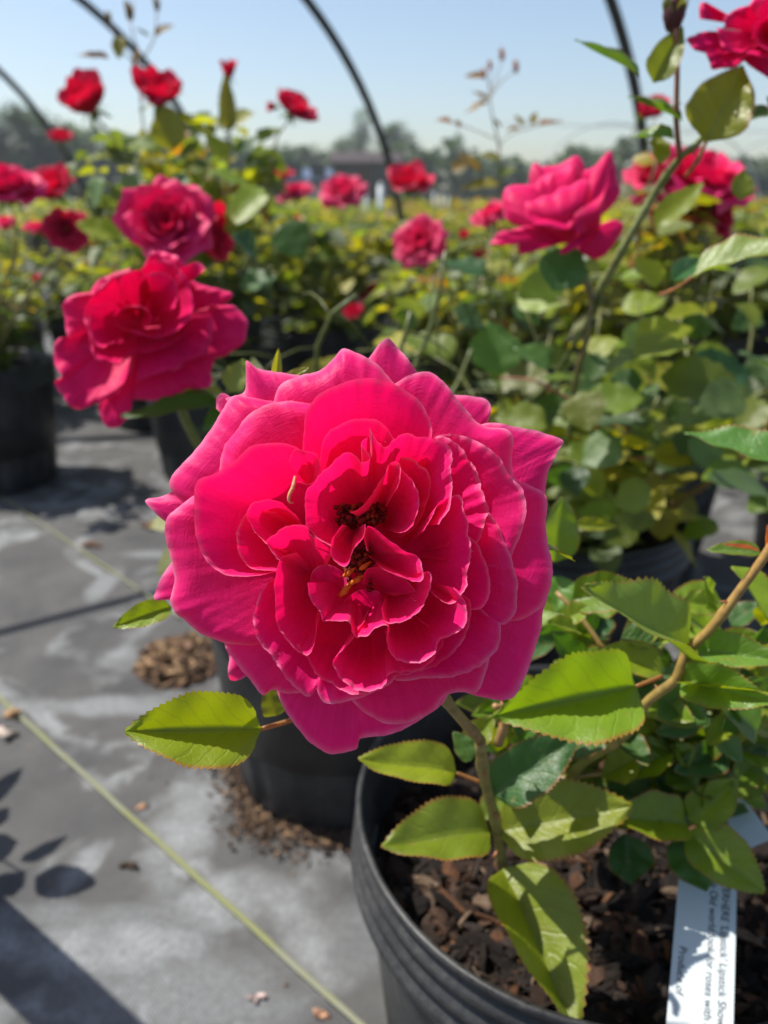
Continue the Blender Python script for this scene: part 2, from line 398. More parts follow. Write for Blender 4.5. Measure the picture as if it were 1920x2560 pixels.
# ------------------------------------------------------------------ the big front bloom, petal by petal (outer to inner)
# each petal: rim points, rim height, base height, profile power, bulge, rim curl, ruffle, base point
PET = [
 # outermost tips
 ([(190,560),(140,610),(85,632),(28,648),(60,690),(100,728),(170,790)], -330,-430,1,30,-30,5,None),
 ([(150,860),(110,900),(62,1015),(112,1026),(220,1010)], -330,-430,1,30,-30,5,None),
 ([(840,150),(885,95),(925,48),(955,35),(990,65),(1060,160),(1120,210)], -310,-430,1,30,-30,5,None),
 ([(1180,240),(1260,248),(1335,270),(1332,360),(1300,420)], -330,-430,1,30,-30,5,None),
 ([(330,1200),(345,1250),(350,1330),(400,1324),(440,1280)], -330,-430,1,30,-20,5,None),
 ([(298,300),(300,262),(325,243),(352,262),(345,330)], -330,-430,1,30,-20,5,None),
 # second whorl
 ([(330,260),(395,235),(408,175),(412,116),(450,138),(520,152),(600,160),(700,180)], -240,-380,1,35,-45,7,None),
 ([(1290,360),(1350,352),(1440,370),(1530,385),(1620,418),(1590,470),(1562,540),(1555,640),(1540,740)], -250,-380,1,40,-40,8,None),
 ([(500,1320),(530,1390),(570,1470),(620,1540),(680,1600),(750,1627),(830,1602),(850,1562),(950,1540),(1060,1495),(1160,1430),(1200,1340)], -190,-380,1.1,45,-40,10,None),
 ([(1560,900),(1560,1000),(1542,1080),(1535,1160),(1500,1260),(1450,1360),(1400,1402),(1310,1400),(1220,1370),(1150,1300)], -240,-380,1.1,30,-30,8,None),
 # third whorl
 ([(500,300),(535,210),(620,160),(700,130),(745,95),(775,58),(820,75),(870,100),(930,130),(990,190),(1010,260)], -150,-320,1,50,-70,9,None),
 ([(190,720),(150,655),(120,620),(106,580),(130,540),(180,490),(230,430),(290,340),(345,242),(400,235),(470,245),(540,255),(580,300)], -150,-320,1,55,-75,9,None),
 ([(1400,500),(1450,565),(1500,590),(1556,635),(1560,720),(1566,820),(1579,900),(1570,990),(1540,1050),(1490,1090),(1430,1112),(1370,1100)], -140,-320,1.1,40,-45,9,None),
 ([(300,1130),(320,1200),(380,1280),(430,1340),(472,1392),(510,1375),(570,1388),(650,1380)], -150,-320,1.1,30,-40,10,None),
 ([(760,1350),(820,1420),(880,1470),(960,1502),(1060,1490),(1130,1450),(1180,1392),(1240,1378),(1295,1370),(1340,1260),(1340,1180)], -110,-320,1.2,40,-35,12,None),
 # fourth whorl
 ([(940,230),(985,200),(1040,170),(1110,153),(1160,185),(1210,245),(1270,300),(1330,348),(1410,370),(1437,415),(1432,480),(1425,560),(1370,600)], -80,-275,1,50,-65,9,None),
 ([(260,600),(290,540),(310,450),(330,395),(400,330),(500,280),(590,255),(652,262),(690,300)], -80,-275,1,45,-60,9,None),
 ([(250,590),(160,660),(100,735),(104,850),(120,950),(110,1040),(135,1088),(165,1105),(220,1152),(300,1187),(380,1205),(455,1206),(540,1150)], -60,-275,1.1,45,-60,12,None),
 # deep cups
 ([(650,520),(628,465),(630,390),(637,310),(680,245),(740,215),(830,189),(920,194),(1010,225),(1080,280),(1115,345),(1122,400),(1100,470)], 50,-215,1.9,-25,-16,8,None),
 ([(640,480),(600,445),(540,428),(430,440),(370,500),(290,550),(224,588),(216,680),(225,800),(260,880),(330,930),(420,937),(520,915),(560,860)], 45,-215,2.0,-25,-16,8,None),
 ([(1110,430),(1140,400),(1210,394),(1290,420),(1370,480),(1412,550),(1462,602),(1474,700),(1445,820),(1410,890),(1350,900)], -5,-215,1.6,-5,-22,9,None),
 ([(1290,720),(1330,688),(1380,750),(1420,850),(1452,950),(1444,1070),(1400,1120),(1350,1105),(1290,1060)], 0,-215,1.6,0,-28,9,None),
 ([(1310,1060),(1350,1098),(1388,1130),(1382,1200),(1340,1257),(1220,1312),(1080,1335),(980,1340),(900,1300)], 35,-215,1.7,0,-32,12,None),
 ([(560,900),(510,945),(460,1000),(438,1100),(460,1190),(520,1262),(600,1372),(650,1404),(675,1376),(690,1412),(740,1427),(850,1402),(960,1350),(1010,1290)], 60,-215,1.8,-10,-28,14,None),
 # inner petals
 ([(1100,480),(1115,425),(1140,396),(1190,405),(1240,450),(1287,520),(1312,620),(1332,700),(1314,770),(1270,860),(1200,880)], 85,-150,1.9,0,-30,12,None),
 ([(600,840),(540,868),(517,950),(519,1030),(533,1130),(598,1215),(650,1237),(672,1180),(680,1080)], 95,-150,1.7,0,-14,8,(720,960)),
 ([(560,850),(480,801),(425,745),(410,700),(440,660),(520,645),(600,700)], 75,-140,1.5,0,-14,7,(660,800)),
 ([(880,370),(893,400),(940,440),(975,412),(1010,395),(1080,400),(1120,412),(1182,440),(1190,520),(1197,640),(1150,740)], 125,-150,1.9,0,-18,14,(900,760)),
 ([(1090,760),(1150,655),(1195,633),(1240,655),(1267,830),(1257,930),(1250,985),(1210,1032),(1170,1042),(1090,980)], 120,-150,1.7,20,-18,10,(980,860)),
 ([(860,1110),(800,1200),(755,1245),(741,1290),(790,1347),(880,1372),(940,1347),(970,1310),(1070,1302),(1142,1240),(1165,1180),(1080,1110)], 130,-150,1.9,-20,-24,12,(920,980)),
 ([(530,870),(485,803),(530,765),(572,738),(640,745),(662,780),(735,800),(748,835),(715,852)], 120,-120,1.4,10,-14,8,(690,950)),
 ([(740,830),(680,800),(640,760),(630,720),(632,620),(690,558),(730,520),(760,485),(800,460),(850,498),(886,480),(850,432),(872,405)], 150,-120,1.7,0,-16,10,(850,690)),
 ([(800,690),(850,668),(930,560),(955,512),(985,503),(1000,540),(985,600),(930,690)], 120,-100,1.5,0,-12,7,(890,740)),
 ([(975,505),(1020,540),(1055,590),(1068,660),(1052,742),(1000,775),(960,760)], 110,-100,1.4,20,-14,7,(920,740)),
 ([(640,960),(650,1008),(688,1070),(700,1107),(750,1113),(800,1104),(820,1150),(832,1175),(865,1150)], 150,-110,1.8,0,-14,9,(820,960)),
 ([(835,1165),(870,1162),(905,1132),(950,1127),(944,1180),(960,1240),(1000,1266),(1070,1266),(1132,1232),(1152,1180),(1212,1152),(1247,1100),(1250,1030),(1200,980)], 165,-110,1.9,-10,-20,10,(960,930)),
 ([(660,1040),(650,960),(680,900),(730,890),(790,930),(800,1000)], -10,-110,1.3,10,-8,6,(740,1020)),
 ([(740,1100),(770,1040),(850,983),(935,1003),(915,1070),(860,1110)], 10,-100,1.4,10,-10,6,(830,1110)),
 ([(850,960),(868,910),(935,900),(1000,935),(1055,990),(980,1012)], 50,-90,1.3,15,-8,6,(900,985)),
 ([(1050,925),(1105,922),(1112,980),(1092,1040),(1050,1080),(1000,1112),(943,1110),(925,1060)], 165,-90,1.6,0,-14,8,(960,960)),
 ([(868,840),(858,775),(880,737),(950,790),(1010,838),(1062,860),(1087,910),(1072,957),(1000,940),(920,905)], 160,-70,1.3,15,-12,7,(885,850)),
 ([(775,740),(738,795),(733,860),(768,903),(800,896),(815,842),(858,790),(866,738)], 150,-70,1.4,0,-10,5,(820,752)),
 ([(1000,790),(1060,745),(1105,650),(1112,560),(1060,500),(1000,480)], 60,-150,1.8,0,-14,9,(900,780)),
 ([(1200,990),(1262,1030),(1264,1110),(1230,1200),(1150,1262),(1060,1312),(980,1320)], 75,-170,1.8,0,-22,12,(940,950)),
 ([(520,690),(425,690),(378,760),(380,840),(425,905),(530,915)], 35,-170,1.7,0,-14,9,(700,820)),
 ([(600,1200),(640,1262),(690,1318),(745,1358),(810,1378),(870,1390)], 75,-170,1.8,0,-20,12,(830,1000)),
 ([(690,520),(695,440),(730,385),(800,348),(890,340),(950,372),(985,430)], 70,-170,1.9,0,-14,9,(840,680)),
 ([(1180,820),(1230,770),(1285,800),(1330,900),(1340,1000),(1300,1060),(1220,1060)], 55,-170,1.7,0,-20,10,(960,880)),
 ([(573,505),(598,458),(640,462),(682,478),(694,545),(650,590),(600,575)], 75,-20,1.2,15,-10,5,(655,590)),
]
main_root = empty('potted_rose_bush', (.124, .355, 0), 'front potted rose in a ribbed black pot, bearing the huge sharp pink bloom', 'rose bush')
def bloom_from(PETS, root, name, mat, depth, ox, oy, sc, center, lab=None, N=110, MV=30, zs=1., **kw):
    b = bpy.data.objects.new(name, None); COL.objects.link(b); b.empty_display_size = .01
    cpt = P(ox + center[0] / sc, oy + center[1] / sc, depth); b.location = cpt; 
    b.parent = root; b.matrix_parent_inverse = world(root).inverted()
    if lab: b['label'] = lab
    for i, (rim, zr, zb, pw, bl, cu, rf, bs) in enumerate(PETS):
        m = MB()
        rim3 = [(q[0], q[1], (zr + (q[2] if len(q) > 2 else 0)) * zs) for q in rim]
        petal_mesh(m, rim3, bs or center, zb * zs, pw, bl * zs, cu * zs, rf, N, MV, i + 1.37, depth=depth, ox=ox, oy=oy, sc=sc, **kw)
        me = m.mesh('petal', mat)
        o = bpy.data.objects.new('petal', me); COL.objects.link(o); o.parent = b
        o.matrix_parent_inverse = world(b).inverted()
    return b
DM = .225
PET = [(a_, z_ * 1.5 if z_ > 0 else z_, b_ - (25 if b_ > -160 else 0), p_, q_, c_ * (1.35 if b_ > -230 else 1), r_ * (1.2 if b_ > -160 else (.75 if b_ > -230 else .5)), s_) for (a_, z_, b_, p_, q_, c_, r_, s_) in PET]
bloom = bloom_from(PET, main_root, 'bloom', M['petal'], DM, 340., 820., 1.508, (850, 830), 'huge open pink bloom facing the viewer')
def PB(x, y, z=0): return P(340 + x / 1.508, 820 + y / 1.508, DM - z * DM / F / 1.508)
mb = MB()
for i in range(210):
    if i < 125: x, y = rnd.uniform(760, 935), rnd.uniform(665, 735); z = -25 + rnd.uniform(-40, 30)
    else: x, y = rnd.gauss(845, 28), rnd.gauss(885, 36); z = -30 + rnd.uniform(-40, 30)
    p = PB(x, y, z); q = PB(x + rnd.uniform(-14, 14), y + rnd.uniform(-14, 14), z + 22); b0 = PB(845 + (x - 845) * .4, 800 + (y - 800) * .5, -110)
    c = rnd.choice([(.20, .012, .012), (.25, .02, .014), (.12, .008, .01), (.34, .06, .015)])
    tube(mb, [b0, p], [.00018, .00014], 4, None, (.4, .03, .04)); tube(mb, [p, (p + q) / 2, q], [.0004, .00085, .0003], 6, None, c)
for x, y in ((800, 925), (815, 960), (790, 985), (835, 950), (860, 900), (780, 1000)):
    tube(mb, [PB(x - 18, y + 12, 5), PB(x, y, 30), PB(x + 26, y - 20, 18)], [.0004, .0009, .0003], 6, 8, (.75, .22, .02))
st = mb.build('stamens', M['anther'], bloom)
mb = MB(); tube(mb, [PB(600, 560, 80), PB(592, 600, 95), PB(578, 630, 100), PB(578, 655, 98), PB(594, 660, 92)], [.0004, .0006, .0006, .0005, .0002], 8, 20, (.7, .33, .16))
mb.build('stamen_curl', M['anther'], bloom)
# dew: tiny droplets on the lower petals
mb = MB()
def ico(mb, c, r, nrm=None, c_=(1, 1, 1), k=8):
    V = []; 
    for i in range(5):
        a = math.pi * i / 4
        for j in range(k): V.append((c[0] + r * math.sin(a) * math.cos(2 * math.pi * j / k), c[1] + r * math.sin(a) * math.sin(2 * math.pi * j / k), c[2] + r * math.cos(a)))
    f = [(i * k + j, i * k + (j + 1) % k, (i + 1) * k + (j + 1) % k, (i + 1) * k + j) for i in range(4) for j in range(k)]
    mb.add(V, f, c_)
DEW = []
for (x0, y0, x1, y1, n, z) in ((800, 1352, 940, 1330, 30, 132), (1020, 1252, 1075, 1245, 8, 168), (480, 1190, 540, 1230, 12, 62), (1020, 1010, 1060, 1030, 9, 165), (1130, 905, 1140, 900, 2, 130), (930, 425, 945, 430, 2, 130), (1165, 430, 1175, 435, 3, 128), (1120, 890, 1190, 990, 6, 120)):
    for i in range(n):
        t = rnd.random(); DEW.append((x0 + (x1 - x0) * t + rnd.gauss(0, 3), y0 + (y1 - y0) * t + rnd.gauss(0, 4), z + 8, rnd.uniform(.00008, .00022)))

# ------------------------------------------------------------------ the other hand-shaped blooms
def R2(lst, zr, zb=-300, pw=1.2, bl=30, cu=-40, rf=10, bs=None): return (lst, zr, zb, pw, bl, cu, rf, bs)
def shadow_dew():
    m = MB()
    for x, y, z, r in DEW: ico(m, PB(x, y, z), r)
    return m
B2P = [
 R2([(880,345),(960,348),(1040,360),(1080,420),(1060,510),(1010,560),(930,590)], -150, -260, 1, 40, -40, 10),
 R2([(830,225),(900,265),(960,278),(1012,300),(985,337),(900,350)], -110, -240, 1, 30, -30, 8),
 R2([(940,560),(925,640),(912,705),(820,730),(700,765),(570,765)], -150, -260, 1, 30, -30, 10),
 R2([(420,790),(430,835),(455,880),(500,888),(555,835),(575,750)], -150, -260, 1, 30, -20, 8),
 R2([(560,180),(480,205),(400,260),(350,320),(350,400)], -120, -260, 1, 30, -30, 8),
 R2([(400,285),(310,300),(268,350),(272,440),(300,505),(370,560)], -90, -230, 1.2, 20, -30, 8),
 R2([(290,480),(240,500),(222,560),(232,620),(260,670),(235,690),(280,770),(330,812),(420,782),(500,740),(570,650)], -60, -230, 1.2, 20, -30, 14),
 R2([(940,400),(925,480),(915,530),(895,585),(810,612),(700,665),(590,700)], -40, -220, 1.2, 40, -60, 10),
 R2([(620,175),(650,120),(690,105),(745,120),(795,170),(840,240)], -60, -200, 1.3, 0, -20, 8),
 R2([(770,200),(800,180),(850,158),(884,190),(860,220),(800,260)], -10, -160, 1.4, 0, -10, 6),
 R2([(370,470),(390,560),(430,600),(500,625),(560,578),(650,562),(740,535),(820,480),(850,430)], 30, -200, 1.6, 0, -50, 12),
 R2([(480,215),(400,300),(362,370),(368,450),(400,535),(440,540)], 0, -180, 1.6, 0, -20, 8),
 R2([(620,240),(600,200),(640,165),(700,150),(760,170),(800,230),(820,300)], 20, -160, 1.8, 0, -20, 8),
 R2([(480,430),(530,462),(600,485),(680,495),(760,475),(820,420),(850,350),(835,260),(800,200)], 90, -180, 1.8, 0, -50, 12),
 R2([(500,330),(400,350),(372,400),(385,470),(420,530),(480,520)], 80, -140, 1.6, 0, -20, 8),
 R2([(500,345),(515,250),(560,200),(610,200),(650,270)], 80, -140, 1.8, 0, -14, 8),
 R2([(600,340),(605,240),(660,205),(730,220),(770,280),(760,360)], 110, -120, 1.8, 0, -14, 8),
 R2([(480,400),(520,360),(580,350),(640,365),(660,420),(620,450)], 120, -120, 1.5, 0, -14, 8, (600, 380)),
]
B3P = [
 R2([(420,560),(430,380),(478,265),(560,300),(720,285),(900,195),(960,215),(1015,310),(1020,500)], -160, -60, 1, 0, -20, 10),
 R2([(1000,340),(1100,300),(1200,200),(1262,145),(1305,205),(1345,400),(1382,560),(1300,720)], -90, -60, 1, 20, -20, 10),
 R2([(460,480),(300,478),(180,530),(118,650),(145,780),(200,885),(330,935),(430,890)], -40, -60, 1, 60, -60, 10),
 R2([(520,470),(545,420),(610,375),(720,350),(860,265),(930,290),(970,400)], -90, -60, 1, 20, -20, 8),
 R2([(480,520),(520,440),(600,420),(700,370),(800,330),(880,300),(900,420)], -40, -40, 1, 20, -20, 8),
 R2([(1040,960),(1200,895),(1330,868),(1412,920),(1402,1000),(1330,1120),(1200,1250),(1100,1285),(1000,1240)], -30, -40, 1, 30, -20, 10),
 R2([(420,920),(250,965),(100,1005),(8,1120),(80,1135),(150,1135),(250,1095),(360,1020)], 10, -40, 1, 20, -20, 10),
 R2([(430,1080),(330,1108),(288,1170),(340,1235),(420,1182),(500,1130)], -10, -40, 1, 20, -20, 6),
 R2([(375,880),(378,690),(470,668),(560,608),(655,592),(740,520),(860,498),(960,450),(1060,480),(1060,700),(980,900)], 60, -20, .8, 70, -20, 8),
 R2([(350,850),(430,930),(560,962),(700,977),(860,988),(900,900)], 110, -20, .9, 40, -30, 8, (700, 800)),
 R2([(1262,200),(1245,400),(1185,560),(1105,635),(985,700),(888,762),(850,860),(880,1000)], 90, -20, .8, 60, -60, 8, (1130, 1010)),
 R2([(1015,985),(935,1030),(825,1115),(735,1195),(755,1235),(850,1205),(965,1122),(1030,1040)], 80, 0, 1, 20, -20, 6, (1080, 940)),
]
B4P = [
 R2([(1530,240),(1590,300),(1660,345),(1760,340),(1840,250)], -80, -200, 1, 20, -30, 8),
 R2([(1900,60),(1960,150),(1900,280),(1800,330)], -80, -200, 1, 20, -30, 8),
 R2([(1570,20),(1605,-20),(1660,-20),(1720,40)], -60, -200, 1, 20, -30, 8),
 R2([(1450,150),(1385,132),(1298,165),(1308,192),(1370,228),(1450,240)], -40, -180, 1.1, 30, -40, 8),
 R2([(1375,225),(1400,292),(1450,303),(1522,292),(1540,240)], -40, -180, 1.1, 30, -40, 8),
 R2([(1355,80),(1352,25),(1380,8),(1445,42),(1478,92),(1452,118),(1390,112)], -20, -180, 1.1, 30, -30, 8, (1600, 130)),
 R2([(1430,120),(1448,200),(1520,237),(1590,182),(1605,120)], 30, -160, 1.2, 30, -40, 8),
 R2([(1465,110),(1470,70),(1522,32),(1575,28),(1625,100)], 20, -150, 1.3, 10, -30, 8),
 R2([(1600,60),(1640,-10),(1750,-60),(1850,0),(1860,100)], 40, -140, 1.5, 0, -20, 8),
 R2([(1560,230),(1620,250),(1700,270),(1800,230),(1850,150)], 60, -140, 1.5, 20, -30, 8),
 R2([(1580,170),(1600,100),(1660,60),(1730,80),(1740,150)], 80, -120, 1.5, 0, -20, 8),
 R2([(1590,150),(1620,200),(1680,220),(1740,190),(1750,120)], 90, -120, 1.5, 0, -20, 8),
]
def sc_pet(L, k): return [(a, zr * k, zb * k, pw, bl * k, cu * k, rf * k, bs) for (a, zr, zb, pw, bl, cu, rf, bs) in L]
shadow_dew().build('dew', M['water'], bloom)

# ------------------------------------------------------------------ pots and soil
def pot_mesh(r=.14, h=.26, flutes=True):
    m = MB(); rb = r * .80
    def rm(i, g):
        if 3 <= i <= 8: return -.0045 * (1 if (math.sin(g * 13) > .55) else 0) - .0008 * math.sin(g * 3)
        return .0012 * math.sin(g * 2 + 1) + .0006 * math.sin(g * 5)
    prof = [(0, .002), (rb * .96, .002), (rb, .008), (rb + .001, .02), (rb + (r - rb) * .3, h * .35), (rb + (r - rb) * .6, h * .65), (rb + (r - rb) * .78, h * .80), (rb + (r - rb) * .80, h * .835), (rb + (r - rb) * .82, h * .84),
            (r * .965, h * .835), (r * 1.012, h * .842), (r * 1.018, h * .855), (r * 1.012, h * .868), (r * .988, h * .874), (r * .984, h * .884), (r * 1.004, h * .892), (r * 1.008, h * .903), (r * 1.002, h * .914), (r * .980, h * .920), (r * .977, h * .930),
            (r * .996, h * .937), (r * 1.0, h * .948), (r * .994, h * .958), (r * .974, h * .964), (r * .972, h * .974), (r * .990, h * .980), (r * .994, h * .992), (r * .990, h), (r * .972, h), (r * .968, h * .985), (r * .940, h * .95), (r * .930, h * .86), (r * .93, h * .7), (r * .86, h * .3), (0, h * .3)]
    lathe(m, prof, 168 if flutes else 48, rmod=rm if flutes else None)
    return m.mesh('pot', M['pot'])
POTM = pot_mesh(); POTF = pot_mesh(flutes=False)
CHIPC = [(.035, .019, .013), (.045, .025, .017), (.075, .042, .028), (.016, .010, .008), (.020, .013, .010), (.19, .13, .09), (.045, .032, .027), (.12, .055, .028), (.014, .010, .008), (.016, .011, .009)]
def chip(m, c, s, col=None):
    e = Matrix.Rotation(rnd.uniform(0, 6.3), 3, 'Z') @ Matrix.Rotation(rnd.gauss(0, .5), 3, 'X') @ Matrix.Rotation(rnd.gauss(0, .4), 3, 'Y')
    sx, sy, sz = s * rnd.uniform(.6, 1.7), s * rnd.uniform(.22, .75), s * rnd.uniform(.12, .42)
    V = []; k = 5 if s < .004 else 6
    for i, a in enumerate((-1, -.75, -.1, .6, 1)):
        rr = (.25, .75, 1., .8, .2)[i]
        for j in range(k):
            g = 2 * math.pi * j / k; q = 1 + rnd.uniform(-.45, .4)
            V.append(Vector(c) + e @ Vector((a * sx, rr * q * math.cos(g) * sy, rr * q * math.sin(g) * sz)))
    f = [(i * k + j, i * k + (j + 1) % k, (i + 1) * k + (j + 1) % k, (i + 1) * k + j) for i in range(4) for j in range(k)] + [tuple(range(k))[::-1], tuple(4 * k + j for j in range(k))]
    q = rnd.uniform(.5, 1.5) * (1 if col else .72); cc = col or rnd.choice(CHIPC); m.add(V, f, tuple(x * q for x in cc))
def soil_mesh(r, z, nchip, smin=.003, smax=.011):
    m = MB(); V = []; f = []; K = 40; NR = 14
    for i in range(NR + 1):
        for j in range(K):
            a = 2 * math.pi * j / K; rr = r * i / NR; x, y = rr * math.cos(a), rr * math.sin(a)
            V.append((x, y, z + .006 * nz(x * 30, y * 30, z) + .004 * nz(x * 90, y * 90, 3)))
    f = [(i * K + j, i * K + (j + 1) % K, (i + 1) * K + (j + 1) % K, (i + 1) * K + j) for i in range(NR) for j in range(K)]
    m.add(V, f, (.02, .012, .008))
    for i in range(nchip):
        a = rnd.uniform(0, 6.283); rr = r * .97 * math.sqrt(rnd.random()); s = smin + (smax - smin) * rnd.random() ** 4.2
        chip(m, (rr * math.cos(a), rr * math.sin(a), z + s * .1 + .004 * rnd.random()), s)
    return m
SOILF = soil_mesh(.128, .215, 260, .004, .013).mesh('bark_mulch', M['chip'], False)
def put(mesh, name, parent, kind=None, label=None):
    o = bpy.data.objects.new(name, mesh); COL.objects.link(o); o.parent = parent
    if kind: o['kind'] = kind
    if label: o['label'] = label
    return o
put(POTM, 'pot', main_root)
put(soil_mesh(.131, .205, 6200, .0006, .0105).mesh('bark_mulch', M['chip'], False), 'bark_mulch', main_root)

# ------------------------------------------------------------------ generic blooms
def rose_mesh(seed, npet=22, open_=1.0, size=.045, mat=None, name='bloom', bell=.0):
    """a rose along +Z, base of the petals at the origin"""
    r0 = random.Random(seed); m = MB()
    for i in range(npet):
        q = i / (npet - 1)                       # 0 = inner, 1 = outer
        phi = i * 2.399 + r0.uniform(-.2, .2)
        a0 = (.45 + .7 * q) * min(1, open_ + .25); a1 = (-.45 + .25 * open_ + (1.45 * q ** 1.5) * (1.0 * open_)) + r0.uniform(-.12, .12)
        L = size * (.62 + .42 * q) * r0.uniform(.9, 1.08); half = .55 + .35 * (1 - q) + .1; NU, NVv = 12, 10; V = []; UV = []; C = []
        for iv in range(NVv + 1):
            v = iv / NVv
            # profile
            rr = zz = 0
            n_ = 12
            for k in range(int(v * n_)):
                s = (k + .5) / n_; ang = a0 + (a1 - a0) * s ** 1.6 + (.9 * q * max(0, s - .75) * 4 * .6) * open_
                rr += math.sin(ang) * L / n_; zz += math.cos(ang) * L / n_
            s = v; ang = a0 + (a1 - a0) * s ** 1.6
            wprof = math.sin(math.pi * min(1, (v * .80 + .06))) ** .55 * L * (.66 + .16 * q)
            R_ = max(rr + .0025 + .004 * q, .003)
            for iu in range(NU + 1):
                u = iu / NU * 2 - 1
                lat = u * wprof * (1 - .25 * max(0, v - .85) / .15 * abs(u))
                dth = lat / max(R_, L * .38)
                ruf = .0016 * math.sin(u * 3.4 + seed + i) * v * v + .0007 * math.sin(u * 8 + i * 2.1) * v ** 3
                rad = R_ + abs(u) ** 2 * L * .05 + ruf
                tipz = zz - abs(u) ** 2.4 * L * .22 * v - (.0 if abs(u) > .15 else -.02 * L * v ** 4) + ruf
                V.append((rad * math.cos(phi + dth), rad * math.sin(phi + dth), tipz)); UV.append((u * .4, v))
                ed = max(0, max(abs(u) ** 6, v ** 12)); C.append((ed * .45, .5, max(0, 1 - v / .5)))
        W = NU + 1; f = [(a * W + b, a * W + b + 1, (a + 1) * W + b + 1, (a + 1) * W + b) for a in range(NVv) for b in range(NU)]
        m.add(V, f, np.array(C), UV)
    return m.mesh(name, mat)
def calyx_mesh(size=.045):
    m = MB(); prof = [(.0012, -.016), (.0035, -.012), (.0052, -.006), (.0042, .0), (.001, .002)]
    lathe(m, prof, 12, (.10, .16, .03))
    for k in range(5):
        a = k * 1.2566; d = np.array([math.cos(a), math.sin(a), -.35])
        leaf_mesh(m, d * .003, d * size * .62, .007, (0, 0, 1), .3, .25, (.10, .18, .03), False, 6, nu=1)
    return m.mesh('calyx', M['leaf_far'])
CALX = calyx_mesh()
ROSE = {}
for k, (sd, n_, op, mt) in enumerate(((11, 16, .45, 'petal_far'), (12, 20, .7, 'petal_far'), (13, 26, 1.0, 'petal_far'), (14, 30, 1.15, 'petal_pale'), (15, 30, .95, 'petal_mid'), (16, 9, .25, 'petal_far'))):
    ROSE[k] = rose_mesh(sd, n_, op, .045, M[mt])
def put_rose(root, loc, axis, size, kind, label=None, spin=None):
    """bloom (> calyx) under root; loc is world"""
    o = bpy.data.objects.new('bloom', ROSE[kind]); COL.objects.link(o); o.parent = root; o.matrix_parent_inverse = world(root).inverted()
    o.location = loc; q = Vector(axis).to_track_quat('Z', 'Y'); 
    o.rotation_euler = (q.to_matrix().to_4x4() @ Matrix.Rotation(spin if spin is not None else rnd.uniform(0, 6), 4, 'Z')).to_euler()
    s = size / .075; o.scale = (s, s, s)
    if label: o['label'] = label
    c = bpy.data.objects.new('calyx', CALX); COL.objects.link(c); c.parent = o
    return o

# ------------------------------------------------------------------ foliage for whole bushes
GREENS = [(.050, .085, .026), (.085, .13, .035), (.12, .17, .028), (.17, .20, .026), (.07, .105, .05), (.22, .22, .025), (.13, .15, .07)]
YOUNG = [(.22, .17, .02), (.24, .12, .03), (.18, .20, .02), (.20, .22, .02)]
LT = []
for k in range(6):
    m = MB(); leaf_mesh(m, (0, 0, 0), (1, 0, 0), .66, (0, 0, 1), rnd.uniform(.15, .5), rnd.uniform(-.05, .3), (1, 1, 1), False, 6, rnd.uniform(-.3, .3), .03, nu=1)
    LT.append((np.concatenate(m.v), m.f, np.concatenate(m.uv)))
def leaflet(m, base, d, up, L, col):
    V, f, UV = LT[rnd.randrange(6)]
    x = np.asarray(d, float); x /= np.linalg.norm(x); z = np.asarray(up, float); z = z - x * (z @ x); z /= np.linalg.norm(z) + 1e-9; y = np.cross(z, x)
    q = rnd.uniform(.75, 1.25)
    m.add(np.asarray(base) + (V @ np.array([x, y, z])) * L, f, tuple(c * q for c in col), UV)
def compound(m, ms, base, d, L, col, n=5, droop=.35, stemc=(.12, .14, .03)):
    d = np.asarray(d, float); d /= np.linalg.norm(d); side = np.cross(d, (0, 0, 1)); side /= np.linalg.norm(side) + 1e-9; up = np.cross(side, d)
    pts = [np.asarray(base) + d * L * t - np.array([0, 0, 1]) * droop * L * t * t for t in np.linspace(0, 1, 4)]
    if ms is not None: tube(ms, pts, [.0011, .0007], 4, None, stemc)
    ls = L * .62
    leaflet(m, pts[-1], pts[-1] - pts[-2], up + nr.normal(0, .25, 3), ls * 1.1, col)
    for k, t in enumerate((.88, .45)[:(n - 1) // 2]):
        b = np.asarray(base) + d * L * t - np.array([0, 0, 1]) * droop * L * t * t
        for s in (-1, 1): leaflet(m, b, side * s + d * .45 + nr.normal(0, .15, 3), up + nr.normal(0, .3, 3), ls * (.95 - .15 * k), col)
